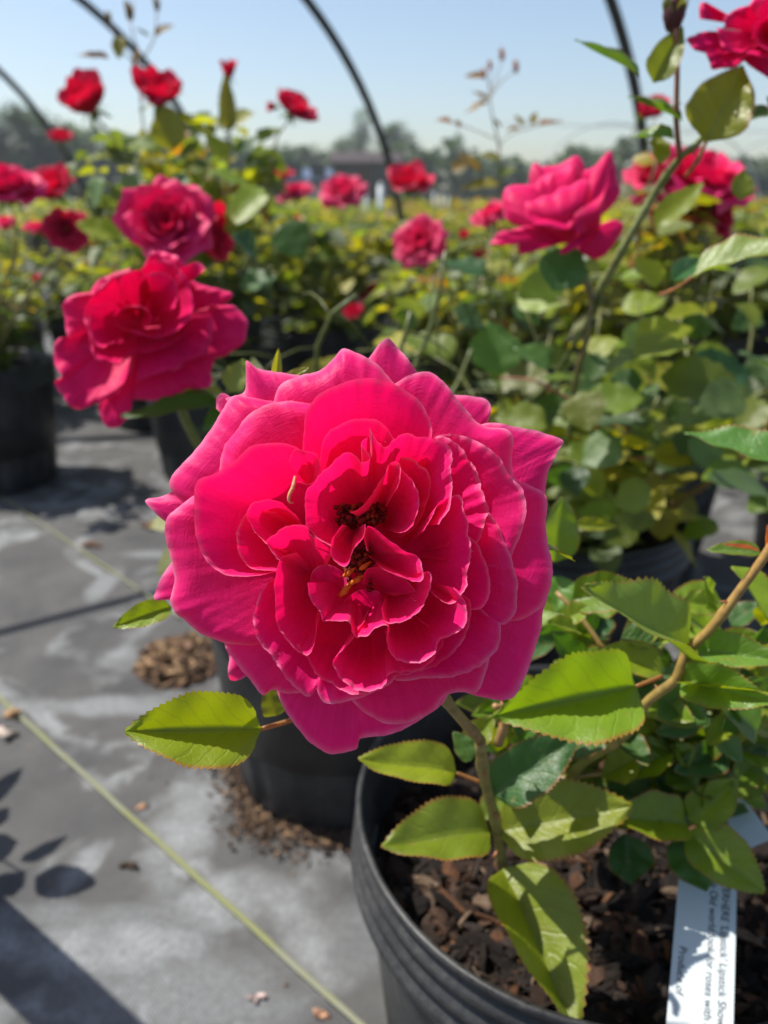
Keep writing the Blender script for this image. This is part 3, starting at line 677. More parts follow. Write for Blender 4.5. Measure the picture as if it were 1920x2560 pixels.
def bush_parts(seed, h=.30, spread=.17, ncane=6, nleaf=95, lsize=.07, pal=None, young=.12, tall=0):
    global rnd, nr
    o1, o2 = rnd, nr; rnd = random.Random(seed); nr = np.random.default_rng(seed)
    fm, sm = MB(), MB(); canes = []
    for i in range(ncane):
        a = i * 2.4 + rnd.uniform(-.4, .4); sp = spread * rnd.uniform(.4, 1); hh = h * rnd.uniform(.65, 1.0) + (tall * rnd.random() if i % 2 == 0 else 0)
        p0 = np.array([.02 * math.cos(a), .02 * math.sin(a), .215]); p3 = np.array([sp * math.cos(a), sp * math.sin(a), .22 + hh])
        p1 = p0 + np.array([.25 * sp * math.cos(a), .25 * sp * math.sin(a), hh * .4]) + nr.normal(0, .012, 3); p2 = p0 + (p3 - p0) * .7 + np.array([0, 0, hh * .08]) + nr.normal(0, .015, 3)
        c = cat_rom([p0, p1, p2, p3], 12); canes.append(c); tube(sm, c, [.0042, .0018], 6, None, (.13, .16, .04) if rnd.random() < .7 else (.22, .12, .05))
    pal = pal or GREENS
    for k in range(nleaf):
        c = canes[k % ncane]; t = rnd.random() ** .8; i = min(int(t * 11), 10); p = c[i] + (c[i + 1] - c[i]) * (t * 11 - i)
        a = rnd.uniform(0, 6.283); el = rnd.uniform(-.35, .6); d = (math.cos(a) * math.cos(el), math.sin(a) * math.cos(el), math.sin(el))
        col = rnd.choice(YOUNG) if (t > .8 and rnd.random() < young * 3) else rnd.choice(pal)
        compound(fm, sm, p, d, lsize * rnd.uniform(.75, 1.3), col)
    fo, stx = fm.mesh('foliage', M['leaf_far']), sm.mesh('canes', M['stem'])
    rnd, nr = o1, o2
    return fo, stx, canes
VAR = [bush_parts(100 + k, h=.27 + .02 * (k % 3), spread=.19, ncane=6, nleaf=95, lsize=.068, young=(.05, .14)[k % 2], tall=.03) for k in range(6)]
TALL = [bush_parts(200 + k, h=.33 + .03 * k, spread=.17, ncane=7, nleaf=120, lsize=.062, young=.1, tall=.12) for k in range(2)]
FINE = bush_parts(300, h=.25, spread=.17, ncane=8, nleaf=170, lsize=.045, pal=[(.06, .11, .03), (.09, .15, .035), (.05, .09, .03), (.13, .17, .05)])
def bush(x, y, v, label, group=None, s=1., rz=None, potm=None, canesonly=False):
    r = empty('potted_rose_bush', (x, y, 0), label, 'rose bush', group)
    r.rotation_euler.z = rnd.uniform(0, 6.28) if rz is None else rz; r.scale = (s, s, s)
    put(potm or POTF, 'pot', r); put(SOILF, 'bark_mulch', r)
    put(v[0], 'foliage', r); put(v[1], 'canes', r)
    return r
def cane(root, pts, r0, r1, c=(.17, .20, .05), n=24, name='cane', c2=None):
    m = MB(); P_ = [P(*p) if len(p) == 3 and abs(p[0]) > 3 else np.array(p, float) for p in pts]
    q = cat_rom(P_, n); T = np.linspace(r0, r1, n)
    nb = [1 + .25 * math.exp(-((i % 6 - 3) / .6) ** 2) for i in range(n)]
    tube(m, q, T * np.array(nb), 10, None, c)
    # a few prickles
    for i in range(3, n - 2, 5):
        d = nr.normal(0, 1, 3); t = q[i + 1] - q[i]; d -= t * (d @ t) / (t @ t); d /= np.linalg.norm(d)
        if r0 > .0012: tube(m, [q[i] + d * r0 * .7, q[i] + d * (r0 + .0035) - np.array([0, 0, .001])], [r0 * .45, .0001], 5, None, (.35, .12, .05))
    if c2 is not None:
        C = m.c[0]; kk = np.linspace(0, 1, n).repeat(10)[:, None]; m.c[0] = C * (1 - kk) + np.array(c2) * kk
    return m.build(name, M['stem'], root)
def leafp(root, b, t, wd, fold=.35, curl=.15, roll=0., tint=(.085, .17, .018), twist=0., far=False, up=None, pet=None, label=None, ruff=.03, name='leaf', shape=.42):
    """b, t = (px, py, depth) of leaf base and tip, wd = blade width in photo pixels"""
    B, T = P(*b), P(*t); dm = (b[2] + t[2]) / 2; m = MB()
    jt = rnd.uniform(.82, 1.15); tint = (tint[0] * jt * rnd.uniform(.82, 1.1), tint[1] * jt, tint[2] * jt)
    ax = T - B; ax /= np.linalg.norm(ax)
    u = np.array(up, float) if up is not None else np.array([0, -.55, .83])
    u = u - ax * (u @ ax); u /= np.linalg.norm(u); s = np.cross(ax, u); u = u * math.cos(roll) + s * math.sin(roll)
    fore = max(.35, abs(u @ VF))
    leaf_mesh(m, B, T, wd * dm / F * 1.08, u, fold * (1.5 if not far else 1.2), curl, tint, True, 12 if far else 44, twist, ruff, shape, nu=2 if far else 6)
    if pet is not None: tube(m, [P(*p) for p in pet] + [B], [.0009, .0008], 6, 10, (.30, .13, .04))
    o = m.build(name, M['leaf_far'] if far else M['leaf'], root)
    if label: o['label'] = label
    return o
G1 = (.15, .215, .013); G2 = (.11, .17, .014); G3 = (.20, .26, .013); GD = (.035, .095, .022); GY = (.20, .22, .012); GO = (.11, .14, .012)

# ------------------------------------------------------------------ front potted rose: canes and leaves
R = main_root
cane(R, [(905, 1395, .262), (1000, 1560, .268), (1095, 1725, .275), (1200, 1850, .30)], .0017, .0021, (.20, .22, .05), c2=(.34, .2, .07))
cane(R, [(1200, 1850, .30), (1212, 1950, .33), (1240, 2060, .36), (1258, 2180, .40), (1268, 2270, .44)], .0023, .0026, (.30, .22, .07), c2=(.16, .16, .06))
cane(R, [(1990, 1290, .295), (1913, 1390, .30), (1786, 1561, .31), (1718, 1629, .315), (1692, 1696, .32), (1617, 1756, .33), (1561, 1838, .35), (1450, 1913, .37), (1405, 1990, .39), (1390, 2120, .43)], .0017, .0027, (.40, .22, .06), 50, c2=(.22, .25, .06))
cane(R, [(1405, 1880, .36), (1420, 1800, .355), (1425, 1740, .35)], .0022, .0013, (.38, .2, .08), 10)
cane(R, [(1245, 1860, .33), (1262, 1810, .325), (1260, 1775, .32), (1235, 1765, .315)], .0022, .0012, (.34, .2, .08), 12, 'shoot')
cane(R, [(1560, 1925, .385), (1480, 1935, .38), (1400, 1950, .38), (1330, 1990, .39)], .0016, .0013, (.30, .2, .06), 14)
cane(R, [(1390, 1480, .36), (1440, 1530, .355), (1500, 1610, .35), (1560, 1720, .35), (1600, 1800, .37)], .0011, .0014, (.3, .2, .06), 20)
leafp(R, (654, 1822, .262), (312, 1828, .248), 190, .66, .06, 0, G3, -.12, up=(0, -.80, .60), pet=[(760, 1790, .268), (710, 1806, .266)], label='lone leaf sticking out left below the bloom, upper half translucent olive')
leafp(R, (430, 1518, .285), (283, 1566, .275), 62, .5, .1, -.3, G3)
leafp(R, (1590, 1716, .315), (1235, 1790, .300), 230, .66, .05, 0, G1, up=(0, -.80, .60), pet=[(1655, 1690, .318)])
leafp(R, (1722, 1650, .315), (1498, 1446, .285), 205, .5, .22, .35, (.15, .23, .03), .15)
leafp(R, (1430, 1500, .345), (1618, 1468, .33), 105, .5, .12, .3, G2)
leafp(R, (1415, 1548, .34), (1478, 1518, .335), 55, .4, .1, 0, G3)
leafp(R, (1655, 1685, .335), (1505, 1620, .335), 95, .4, .1, .1, G3)
leafp(R, (1700, 1698, .32), (1950, 1762, .29), 120, .6, -.1, .5, (.15, .24, .03), ruff=.05)
leafp(R, (1690, 1705, .315), (1930, 1745, .29), 75, .2, -.1, -.9, GY)
leafp(R, (1742, 1625, .318), (1960, 1650, .30), 100, .55, .1, .2, (.13, .24, .03))
leafp(R, (1830, 1415, .33), (1990, 1640, .31), 110, .4, .1, -.5, G3)
leafp(R, (1905, 1385, .305), (1765, 1370, .315), 46, .5, .1, 0, G2)
leafp(R, (1900, 1378, .303), (1808, 1358, .300), 16, .7, .1, 0, (.5, .14, .10), name='bract', shape=.6)
leafp(R, (1915, 1375, .303), (1920, 1312, .300), 20, .7, .1, 0, (.5, .16, .12), name='bract', shape=.6)
leafp(R, (1141, 1932, .335), (912, 1884, .32), 105, .42, .3, .1, G3, pet=[(1200, 1955, .335)])
leafp(R, (1226, 2080, .365), (968, 2095, .345), 150, .45, .28, .15, G1, -.2)
leafp(R, (1245, 2080, .365), (1580, 2012, .35), 175, .38, .12, .05, G3, ruff=.035)
leafp(R, (1228, 1985, .345), (1455, 1832, .335), 135, .35, .18, .2, GD)
leafp(R, (1256, 2172, .385), (1456, 2560, .33), 215, .55, .2, -.2, G3, .25)
leafp(R, (1716, 2062, .375), (1545, 2030, .36), 118, .45, .3, .1, G3)
leafp(R, (1722, 2050, .38), (1850, 1945, .375), 105, .4, .1, .2, G1)
leafp(R, (1718, 2080, .38), (1912, 2224, .355), 130, .4, .2, .2, (.16, .24, .02))
leafp(R, (1700, 2085, .385), (1770, 2225, .37), 128, .3, .2, .1, (.05, .14, .02))
leafp(R, (1560, 2085, .395), (1580, 2215, .39), 118, .5, .2, .1, GD)
leafp(R, (1760, 1800, .37), (1862, 1905, .36), 75, .4, .2, 0, (.10, .2, .05))
leafp(R, (1745, 2040, .39), (1640, 1935, .39), 100, .4, .1, 0, GD)
leafp(R, (1180, 1900, .34), (1135, 1830, .34), 55, .4, .1, 0, (.10, .19, .05))
leafp(R, (1170, 1870, .345), (1235, 1790, .34), 65, .4, .1, 0, G1)
leafp(R, (1385, 1405, .40), (1410, 1245, .39), 95, .25, .1, .3, (.15, .24, .035))
leafp(R, (1400, 1440, .40), (1395, 1530, .39), 80, .25, .1, 0, (.10, .2, .02))
leafp(R, (1440, 1310, .42), (1545, 1315, .42), 36, .4, .1, .4, GY)
leafp(R, (1370, 1372, .25), (1441, 1398, .262), 44, .3, .1, -.5, GO, label='dark serrated sepal tip poking out right of the bloom')
leafp(R, (690, 980, .29), (695, 872, .282), 36, .5, .15, .2, (.22, .24, .05), name='sepal', shape=.7)
leafp(R, (700, 960, .29), (770, 915, .285), 34, .5, .15, .2, (.22, .24, .05), name='sepal', shape=.7)
leafp(R, (640, 960, .31), (606, 895, .305), 40, .3, .1, .2, (.16, .22, .06))
leafp(R, (690, 1790, .29), (670, 1712, .285), 60, .3, .1, .2, GO)
# darker inner leaves filling the middle of the plant
r3 = random.Random(5)
for k in range(112):
    px, py = r3.uniform(1180, 1960), r3.uniform(1560, 2010)
    if px < 1400 and py > 1900: continue
    d = .365 + .00012 * (py - 1600) + r3.uniform(0, .05); a = r3.uniform(0, 6.28); L = r3.uniform(90, 150)
    if k > 50: px, py, d = r3.uniform(1420, 1960), r3.uniform(1500, 1860), .36 + r3.uniform(0, .05)
    leafp(R, (px, py, d), (px + L * math.cos(a), py + L * math.sin(a) * .8, d + r3.uniform(-.03, .02)), L * r3.uniform(.55, .72), r3.uniform(.2, .5), r3.uniform(0, .25), r3.uniform(-.6, .6),
          r3.choice([GD, G2, (.05, .12, .02), G1, G3, (.045, .11, .03)]), far=False)
for k in range(60):
    px, py = r3.uniform(1230, 1960), r3.uniform(1500, 2020)
    if px < 1400 and py < 1760: continue
    d = .350 + .00012 * (py - 1600) + r3.uniform(-.01, .03); a = r3.uniform(0, 6.28); L = r3.uniform(75, 115)
    leafp(R, (px, py, d), (px + L * math.cos(a), py + L * math.sin(a) * .7, d + r3.uniform(-.02, .015)), L * r3.uniform(.58, .72), r3.uniform(.25, .55), r3.uniform(.05, .25), r3.uniform(-.5, .5), r3.choice([G2, (.06, .13, .02), G1, G3, G1]))
for k in range(66):
    if k < 44: px, py = r3.uniform(1400, 1960), r3.uniform(1740, 2040)
    else: px, py = r3.uniform(1260, 1480), r3.uniform(1770, 1960)
    d = .345 + .00015 * (py - 1700) + r3.uniform(-.01, .035); a = r3.uniform(0, 6.28); L = r3.uniform(110, 165)
    leafp(R, (px, py, d), (px + L * math.cos(a), py + L * math.sin(a) * .7, d + r3.uniform(-.03, .02)), L * r3.uniform(.58, .75), r3.uniform(.25, .5), r3.uniform(.05, .25), r3.uniform(-.5, .5), r3.choice([GD, G2, (.06, .13, .02), G1, G3, (.05, .12, .03)]))
for k in range(7):
    a = r3.uniform(0, 6.28)
    cane(R, [(1400 + 60 * k, 2110 - 14 * k, .43), (1420 + 50 * k + r3.uniform(-60, 60), 1900, .40), (1440 + 70 * k, 1700 - r3.uniform(0, 80), .375)], .0019, .0013, (.2, .19, .05), 14)

# ------------------------------------------------------------------ the pot behind the bloom and the left pink bloom
R2_ = empty('potted_rose_bush', (-.045, .705, 0), 'potted rose directly behind the big bloom, its black pot ringed by spilled mulch', 'rose bush')
put(POTM, 'pot', R2_); put(SOILF, 'bark_mulch', R2_)
b2 = bloom_from(sc_pet(B2P, .9), R2_, 'bloom', M['petal_mid'], .445, 0., 560., 1.728, (610, 430), 'ruffled magenta pink bloom at the left, tilted away', N=64, MV=22, zs=1.25)
cane(R2_, [(400, 830, .50), (430, 960, .52), (520, 1150, .58), (700, 1350, .68), (-.04, .69, .22)], .003, .004)
cane(R2_, [(425, 640, .79), (470, 800, .79), (600, 1100, .78), (-.045, .70, .22)], .0025, .004)
leafp(R2_, (560, 1010, .47), (300, 1020, .455), 90, .35, .2, .3, (.05, .10, .02), far=True)
leafp(R2_, (560, 985, .475), (455, 972, .47), 40, .35, .1, .3, GY, far=True)
leafp(R2_, (590, 1010, .47), (505, 1075, .465), 70, .35, .1, .3, (.05, .10, .02), far=True)
leafp(R2_, (575, 980, .46), (612, 900, .455), 60, .35, .1, .3, (.16, .22, .06), far=True)
put_rose(R2_, P(420, 570, .80), (.10, -.80, .5), .074, 4, 'round pink bloom facing the viewer above the magenta one', 1.)
put_rose(R2_, P(490, 590, .84), (.8, -.25, .1), .07, 0, None)

fr = put(VAR[1][0], 'foliage', R2_); put(VAR[1][1], 'canes', R2_); fr.scale = (.9, .9, .8); fr.rotation_euler.z = 1.2
for (b, t, wd, c) in (((640, 640, .80), (585, 585, .78), 95, (.03, .09, .035)), ((660, 470, .85), (560, 570, .83), 80, G3), ((300, 590, .95), (190, 555, .93), 60, G3), ((700, 560, .9), (760, 640, .9), 90, (.04, .10, .03)), ((600, 720, .8), (690, 690, .8), 80, GD), ((520, 430, 1.0), (640, 470, 1.), 70, G1)):
    leafp(R2_, b, t, wd, .3, .1, rnd.uniform(-.4, .4), c, far=True)

# ------------------------------------------------------------------ right rear pot: side-on bloom, green canes, upper right bloom
R5 = empty('potted_rose_bush', (.20, .82, 0), 'potted rose at right with a side-on pink bloom and canes reaching the top right', 'rose bush')
put(POTM, 'pot', R5); put(SOILF, 'bark_mulch', R5)
q = put(VAR[2][0], 'foliage', R5); q.scale = (.95, .95, .8); q = put(VAR[2][1], 'canes', R5); q.scale = (.95, .95, .8)
bloom_from(sc_pet(B3P, 1.), R5, 'bloom', M['petal_mid'], .60, 1220., 340., 4.1475, (860, 1080), 'pink bloom seen from the side above the right foliage', N=44, MV=16, zs=2.4)
bloom_from(sc_pet(B4P, 1.), R5, 'bloom', M['petal_mid'], .43, 960., 0., 1.728, (1670, 160), 'bright pink bloom cut by the top right corner', N=44, MV=16)
cane(R5, [(1450, 600, .61), (1455, 680, .61), (1478, 745, .615), (1465, 850, .63), (1438, 960, .66), (1422, 1130, .74), (1418, 1290, .80), (.20, .81, .22)], .0020, .0032, (.22, .16, .06), 36, c2=(.17, .22, .06))
cane(R5, [(1925, 240, .45), (1950, 420, .47), (1960, 700, .52), (1900, 1100, .62), (.25, .80, .22)], .0018, .003, (.3, .2, .07), 20)
cane(R5, [(1766, 330, .455), (1738, 365, .46), (1700, 395, .475), (1640, 478, .50), (1570, 600, .52), (1498, 730, .56)], .0018, .0034, (.2, .24, .07), 30, c2=(.26, .28, .09))
cane(R5, [(1500, 728, .60), (1475, 797, .64), (1367, 970, .72), (1290, 1060, .78), (.19, .80, .22)], .0022, .0028, (.09, .12, .04), 24)
cane(R5, [(1690, 70, .44), (1693, 180, .45), (1691, 300, .46), (1700, 400, .475)], .0014, .0017, (.35, .14, .07), 16)
cane(R5, [(1764, 355, .455), (1745, 400, .46), (1715, 440, .475)], .0012, .0012, (.36, .15, .06), 8)
m = MB(); c = P(1686, 30, .44); lathe(m, [(.0005, -.011), (.004, -.008), (.0062, -.002), (.0058, .004), (.0035, .0095), (.0006, .012)], 14, (.10, .03, .035), c)
for k in range(5):
    a = k * 1.257; d = np.array([math.cos(a), math.sin(a), 0]); leaf_mesh(m, c + d * .003 + np.array([0, 0, -.010]), c + d * .0055 + np.array([0, 0, .010]), .006, d, .3, -.2, (.10, .12, .04), False, 6, nu=1)
m.build('bud', M['leaf_far'], R5)['label'] = 'closed dark bud at the top edge'
for (b, t, wd, fo, ro, c) in (((1600, 192, .45), (1444, 88, .45), 72, .4, .4, (.05, .12, .035)), ((1634, 207, .45), (1708, 62, .44), 78, .45, .2, (.15, .20, .014)), ((1764, 355, .455), (1858, 160, .44), 158, .45, .1, (.19, .20, .012)),
                             ((1706, 303, .455), (1575, 232, .46), 66, .4, .4, (.07, .14, .03)), ((1685, 345, .46), (1580, 335, .47), 60, .4, .1, (.10, .17, .02)), ((1848, 300, .46), (1960, 270, .46), 50, .4, .1, (.035, .08, .02)),
                             ((1650, 410, .47), (1640, 330, .47), 50, .4, .1, G3), ((1635, 570, .55), (1760, 450, .55), 62, .4, .1, G1), ((1850, 500, .55), (1862, 420, .55), 56, .3, .1, GO), ((1610, 545, .55), (1545, 520, .56), 50, .4, .1, G1),
                             ((1732, 690, .42), (1990, 590, .39), 130, .35, -.2, (.16, .20, .012)), ((1990, 1175, .36), (1716, 1068, .38), 130, .4, .2, (.10, .21, .03)), ((1680, 700, .48), (1760, 640, .5), 60, .4, .2, (.05, .13, .03)), ((1380, 725, .6), (1440, 615, .6), 110, .3, .2, (.045, .11, .03)),
                             ((1215, 690, .75), (1110, 650, .76), 90, .3, .2, (.03, .09, .03)), ((1130, 905, .7), (1010, 830, .72), 105, .4, .2, (.10, .15, .016)), ((1240, 940, .68), (1230, 800, .68), 120, .3, .1, (.07, .15, .04)), ((1380, 920, .66), (1290, 860, .66), 95, .3, .2, (.07, .15, .035)),
                             ((1650, 940, .62), (1870, 985, .6), 115, .4, .3, (.09, .13, .018)), ((1700, 950, .66), (1880, 930, .66), 120, .4, .3, (.025, .07, .03)), ((1560, 1130, .7), (1460, 1080, .7), 90, .4, .3, (.10, .2, .05)), ((1570, 1140, .68), (1500, 1125, .68), 50, .4, .3, GO), ((1630, 1145, .68), (1770, 1130, .68), 62, .4, .3, GY),
                             ((1640, 720, .6), (1590, 640, .6), 80, .4, .1, G3), ((1570, 880, .7), (1640, 800, .7), 85, .4, .3, (.12, .2, .09)), ((1640, 950, .7), (1540, 870, .7), 70, .4, .3, G1), ((1500, 1160, .72), (1590, 1215, .7), 70, .4, .2, (.07, .16, .03)), ((1560, 1330, .75), (1600, 1210, .74), 60, .4, .2, (.2, .2, .01))):
    leafp(R5, b, t, wd, fo, .12, ro, c, far=(b[2] > .5))
r8 = random.Random(77)
for k in range(92):
    px, py = r8.uniform(1020, 1950), r8.uniform(560, 1230)
    if px < 1230 and (py > 900 or py < 680): continue
    d = r8.uniform(.62, 1.0) - (.0001 * (py - 900)); a = r8.uniform(-.5, 3.6); L = r8.uniform(.036, .056) * F / d
    leafp(R5, (px, py, d), (px + L * math.cos(a), py + L * .55 * math.sin(a), d + r8.uniform(-.03, .02)), L * r8.uniform(.55, .7), r8.uniform(.15, .4), r8.uniform(0, .2), r8.uniform(-.5, .5), r8.choice([(.05, .10, .03), (.04, .08, .03), G1, G2, G3, (.10, .16, .06), GO]), far=True)
for k in range(64):
    px, py = r8.uniform(1400, 1960), r8.uniform(880, 1340)
    if 1640 < px < 1790 and py > 1200: continue
    d = r8.uniform(.58, .80); a = r8.uniform(-.5, 3.6); L = r8.uniform(.036, .052) * F / d
    leafp(R5, (px, py, d), (px + L * math.cos(a), py + L * .55 * math.sin(a), d + r8.uniform(-.03, .02)), L * r8.uniform(.55, .7), r8.uniform(.15, .4), r8.uniform(0, .2), r8.uniform(-.5, .5), r8.choice([(.05, .10, .03), (.04, .08, .03), G1, G2, (.10, .16, .06), GO, G3]), far=True)
for k in range(9):
    px = 1120 + 95 * k; cane(R5, [(px, r8.uniform(640, 800), r8.uniform(.75, .95)), (px * .8 + 290 + r8.uniform(-60, 60), 980, .86), (.20 + r8.uniform(-.04, .04), .82, .22)], .0012, .0022, (.2, .2, .06), 12)
cane(R5, [(1650, 738, .50), (1690, 722, .45), (1732, 692, .42)], .0012, .0009, (.42, .16, .06), 8)
cane(R5, [(1440, 1005, .66), (1400, 985, .66), (1330, 950, .67), (1240, 945, .68)], .0012, .001, (.38, .14, .07), 10)
cane(R5, [(1440, 1155, .72), (1520, 1150, .7), (1630, 1145, .68)], .0012, .001, (.38, .14, .07), 10)

# ------------------------------------------------------------------ tall roses at the left rear
R3 = bush(-.38, 1.68, VAR[0], 'tall potted rose at left rear with four red blooms standing against the sky', potm=POTM)
put(VAR[2][0], 'foliage', R3).scale = (1.0, 1.0, 1.42); R3b = bush(-.14, 1.95, VAR[4], 'rose bush just right of the tall red-bloomed one, half hidden by it', None, 1.12); R3c = bush(-.52, 1.42 + .9, VAR[2], 'rose bush behind the tall red-bloomed one at left', None, 1.25)
R4 = bush(-.83, 1.62, FINE, 'small-leaved rose in the black pot cut by the left edge', potm=POTM)
R4b = bush(-.62, 1.35 + .75, VAR[3], 'rose in a low dark pot seen between the two left pots')
def put_at(root, px, py, d, size, kind, axis=None, cane_to=True, label=None):
    p = P(px, py, d); axis = axis or (rnd.gauss(0, .25), -.25 + rnd.gauss(0, .2), 1)
    put_rose(root, p, axis, size, kind, label)
    if cane_to:
        b = root.location; A = Vector(axis).normalized()
        p1 = np.array(p) - np.array(A) * .016
        k = cane(root, [tuple(p1), tuple(p1 - np.array(A) * .06 * size / .07), (p[0] * .5 + b.x * .5, p[1] * .5 + b.y * .5, .38), (b.x, b.y, .22)], .0017, .003, (.2, .18, .06), 14)
put_at(R3, 230, 275, 1.36, .100, 0, (-.35, -.75, 1), label='leftmost red bloom against the sky'); put_at(R3, 395, 258, 1.32, .096, 0, (.3, -.7, 1)); put_at(R3, 572, 195, 1.33, .05, 5, (.05, -.1, 1)); put_at(R3, 728, 285, 1.36, .07, 1, (.5, -.3, .8))
put_at(R3, 690, 268, 1.36, .03, 5, (-1, -.1, .1), False)
put_at(R4b, 155, 350, 1.75, .045, 1); put_at(R4b, 282, 390, 1.75, .03, 5); put_at(R4, 140, 480, 1.35, .075, 1, (-.1, -.6, .8)); put_at(R4, 25, 490, 1.25, .09, 4, (.2, -.4, 1))
put_at(R4, 165, 575, 1.3, .06, 2, (.3, -.9, .4)); put_at(R4, 15, 565, 1.4, .04, 3); put_at(R4, 95, 580, 1.4, .045, 3); put_at(R4b, 250, 475, 1.6, .03, 5)
# bud spray and bronze young leaves above the left blooms
cane(R3, [(322, 40, 1.30), (335, 100, 1.3), (352, 150, 1.31), (350, 220, 1.33), (380, 420, 1.38), (-.38, 1.66, .3)], .0012, .0025, (.22, .16, .08), 20)
cane(R3, [(392, 20, 1.30), (388, 90, 1.3), (362, 140, 1.31), (352, 160, 1.31)], .001, .0012, (.22, .16, .08), 10)
cane(R3, [(272, 50, 1.30), (300, 120, 1.3), (345, 165, 1.31)], .001, .0012, (.22, .16, .08), 10)
def bud(root, px, py, d, s, c=(.16, .12, .06)):
    m = MB(); p = P(px, py, d); lathe(m, [(.0004, -.9 * s), (.35 * s, -.6 * s), (.45 * s, 0), (.25 * s, .6 * s), (.02 * s, 1. * s)], 10, c, p)
    for a in (0, 2.1, 4.2):
        dd = np.array([math.cos(a), math.sin(a), 0]); leaf_mesh(m, p + dd * .2 * s + np.array([0, 0, -.6 * s]), p + dd * .55 * s + np.array([0, 0, 1.2 * s]), .4 * s, dd, .3, -.1, c, False, 5, nu=1)
    m.build('bud', M['leaf_far'], root)
for x, y, s in ((324, 30, .016), (392, 12, .012), (272, 45, .010)): bud(R3, x, y, 1.3, s)
BR = (.20, .12, .03)
for (b, t, wd, c) in (((272, 145, 1.3), (188, 132, 1.3), 34, BR), ((300, 90, 1.3), (296, 145, 1.3), 32, (.2, .17, .02)), ((385, 92, 1.3), (432, 58, 1.3), 34, BR), ((372, 92, 1.3), (340, 68, 1.3), 14, G2), ((345, 120, 1.3), (330, 180, 1.3), 14, BR), ((430, 378, 1.3), (415, 262, 1.28), 78, (.16, .18, .015)), ((405, 370, 1.3), (303, 345, 1.3), 46, (.12, .2, .016)),
                      ((573, 330, 1.3), (562, 180, 1.28), 42, (.16, .17, .015)), ((530, 290, 1.3), (470, 285, 1.3), 36, (.04, .1, .03)), ((560, 400, 1.3), (520, 330, 1.3), 50, G3), ((600, 380, 1.3), (640, 340, 1.3), 50, (.05, .12, .03)), ((500, 360, 1.3), (440, 400, 1.3), 50, GO), ((545, 320, 1.3), (590, 300, 1.3), 40, (.04, .1, .03)), ((640, 350, 1.35), (700, 320, 1.35), 40, G1), ((470, 440, 1.3), (430, 480, 1.3), 60, (.10, .18, .09)), ((350, 440, 1.3), (320, 500, 1.3), 60, (.09, .16, .08)), ((250, 440, 1.3), (230, 520, 1.3), 50, (.12, .2, .1)), ((380, 500, 1.2), (330, 470, 1.2), 50, (.12, .2, .1))):
    leafp(R3, b, t, wd, .3, .1, rnd.uniform(-.3, .3), c, far=True)

# ------------------------------------------------------------------ middle and far roses in their rows
n_b = 0; FAR = []
fixed = [(-.14, 1.95), (-.52, 2.32), (.12, .355), (-.045, .705), (.20, .82), (-.38, 1.68), (-.83, 1.62), (-.62, 2.1)]
r4 = random.Random(21); y = 1.20
while y < 8.2:
    st_ = .36 if y < 2.6 else (.46 if y < 4 else .60); x = -(.52 * y + .45) + r4.uniform(0, .2)
    while x < .52 * y + .45:
        xx, yy = x + r4.uniform(-.05, .05), y + r4.uniform(-.05, .05); x += st_
        if yy < 1.5 and xx < .05: continue
        if yy < 1.85 and xx < -.1 : continue
        if 1.15 < yy < 1.55 and .42 < xx < .72: continue
        if 3.25 < yy < 3.75: continue
        if min(math.hypot(xx - a, yy - b) for a, b in fixed) < .30: continue
        if xx < -.75 and yy < 2.0: continue
        FAR.append((xx, yy, st_))
    y += st_ * .95
for (x, y, st_) in FAR:
    v = VAR[r4.randrange(6)]; v = TALL[int(x * 10) % 2] if (x / y > .12 and y < 2.3 and int(x * 7 + y * 5) % 2 == 0) or (x < -.2 and y < 3 and int(x * 9) % 2) else v; s = st_ / .36 * .97 if st_ > .4 else 1.
    if y < 1.75:
        lb = None; g_ = 'potted roses in the middle rows'
    v2 = v
    sc_ = (1.04 if (x / y > .17 and y < 2.6) else 1.0 if y < 1.7 else .92) * r4.uniform(.9, 1.04)
    z1 = 'near' if y < 2.2 else ('middle' if y < 3.5 else 'far')
    lab = {'near': 'blurred green rose bush in a black pot among the nearest row behind the bloom', 'middle': 'blurred leafy rose bush in the middle rows between bloom and path', 'far': 'small out-of-focus rose bush in the far rows below the treeline'}[z1]
    b = bush(x, y, v2, lab, {'near': 'potted roses in the nearest rear row', 'middle': 'potted roses in the middle rows', 'far': 'potted roses in the far rows'}[z1], sc_)
    b['_xy'] = (x, y)
def nearest(px, py, d):
    p = P(px, py, d); best = None
    for o in COL.objects:
        if o.name.startswith('potted_rose_bush') and '_xy' in o.keys():
            e = math.hypot(o['_xy'][0] - p[0], o['_xy'][1] - p[1])
            if best is None or e < best[0]: best = (e, o)
    return best[1]
def far_rose(px, py, d, size, kind, axis=None):
    r = nearest(px, py, d); p = P(px, py, d); axis = axis or (rnd.gauss(0, .3), -.5 + rnd.gauss(0, .2), 1)
    o = put_rose(r, p, axis, size, kind)
    b = r.location; m = MB(); A = np.array(Vector(axis).normalized())
    tube(m, [p - A * .012, p - A * .04, (p[0] * .8 + b.x * .2, p[1] * .8 + b.y * .2, p[2] * .6), (b.x, b.y, .22)], [.0012, .002], 6, 10, (.18, .18, .06))
    m.build('cane', M['stem'], r)
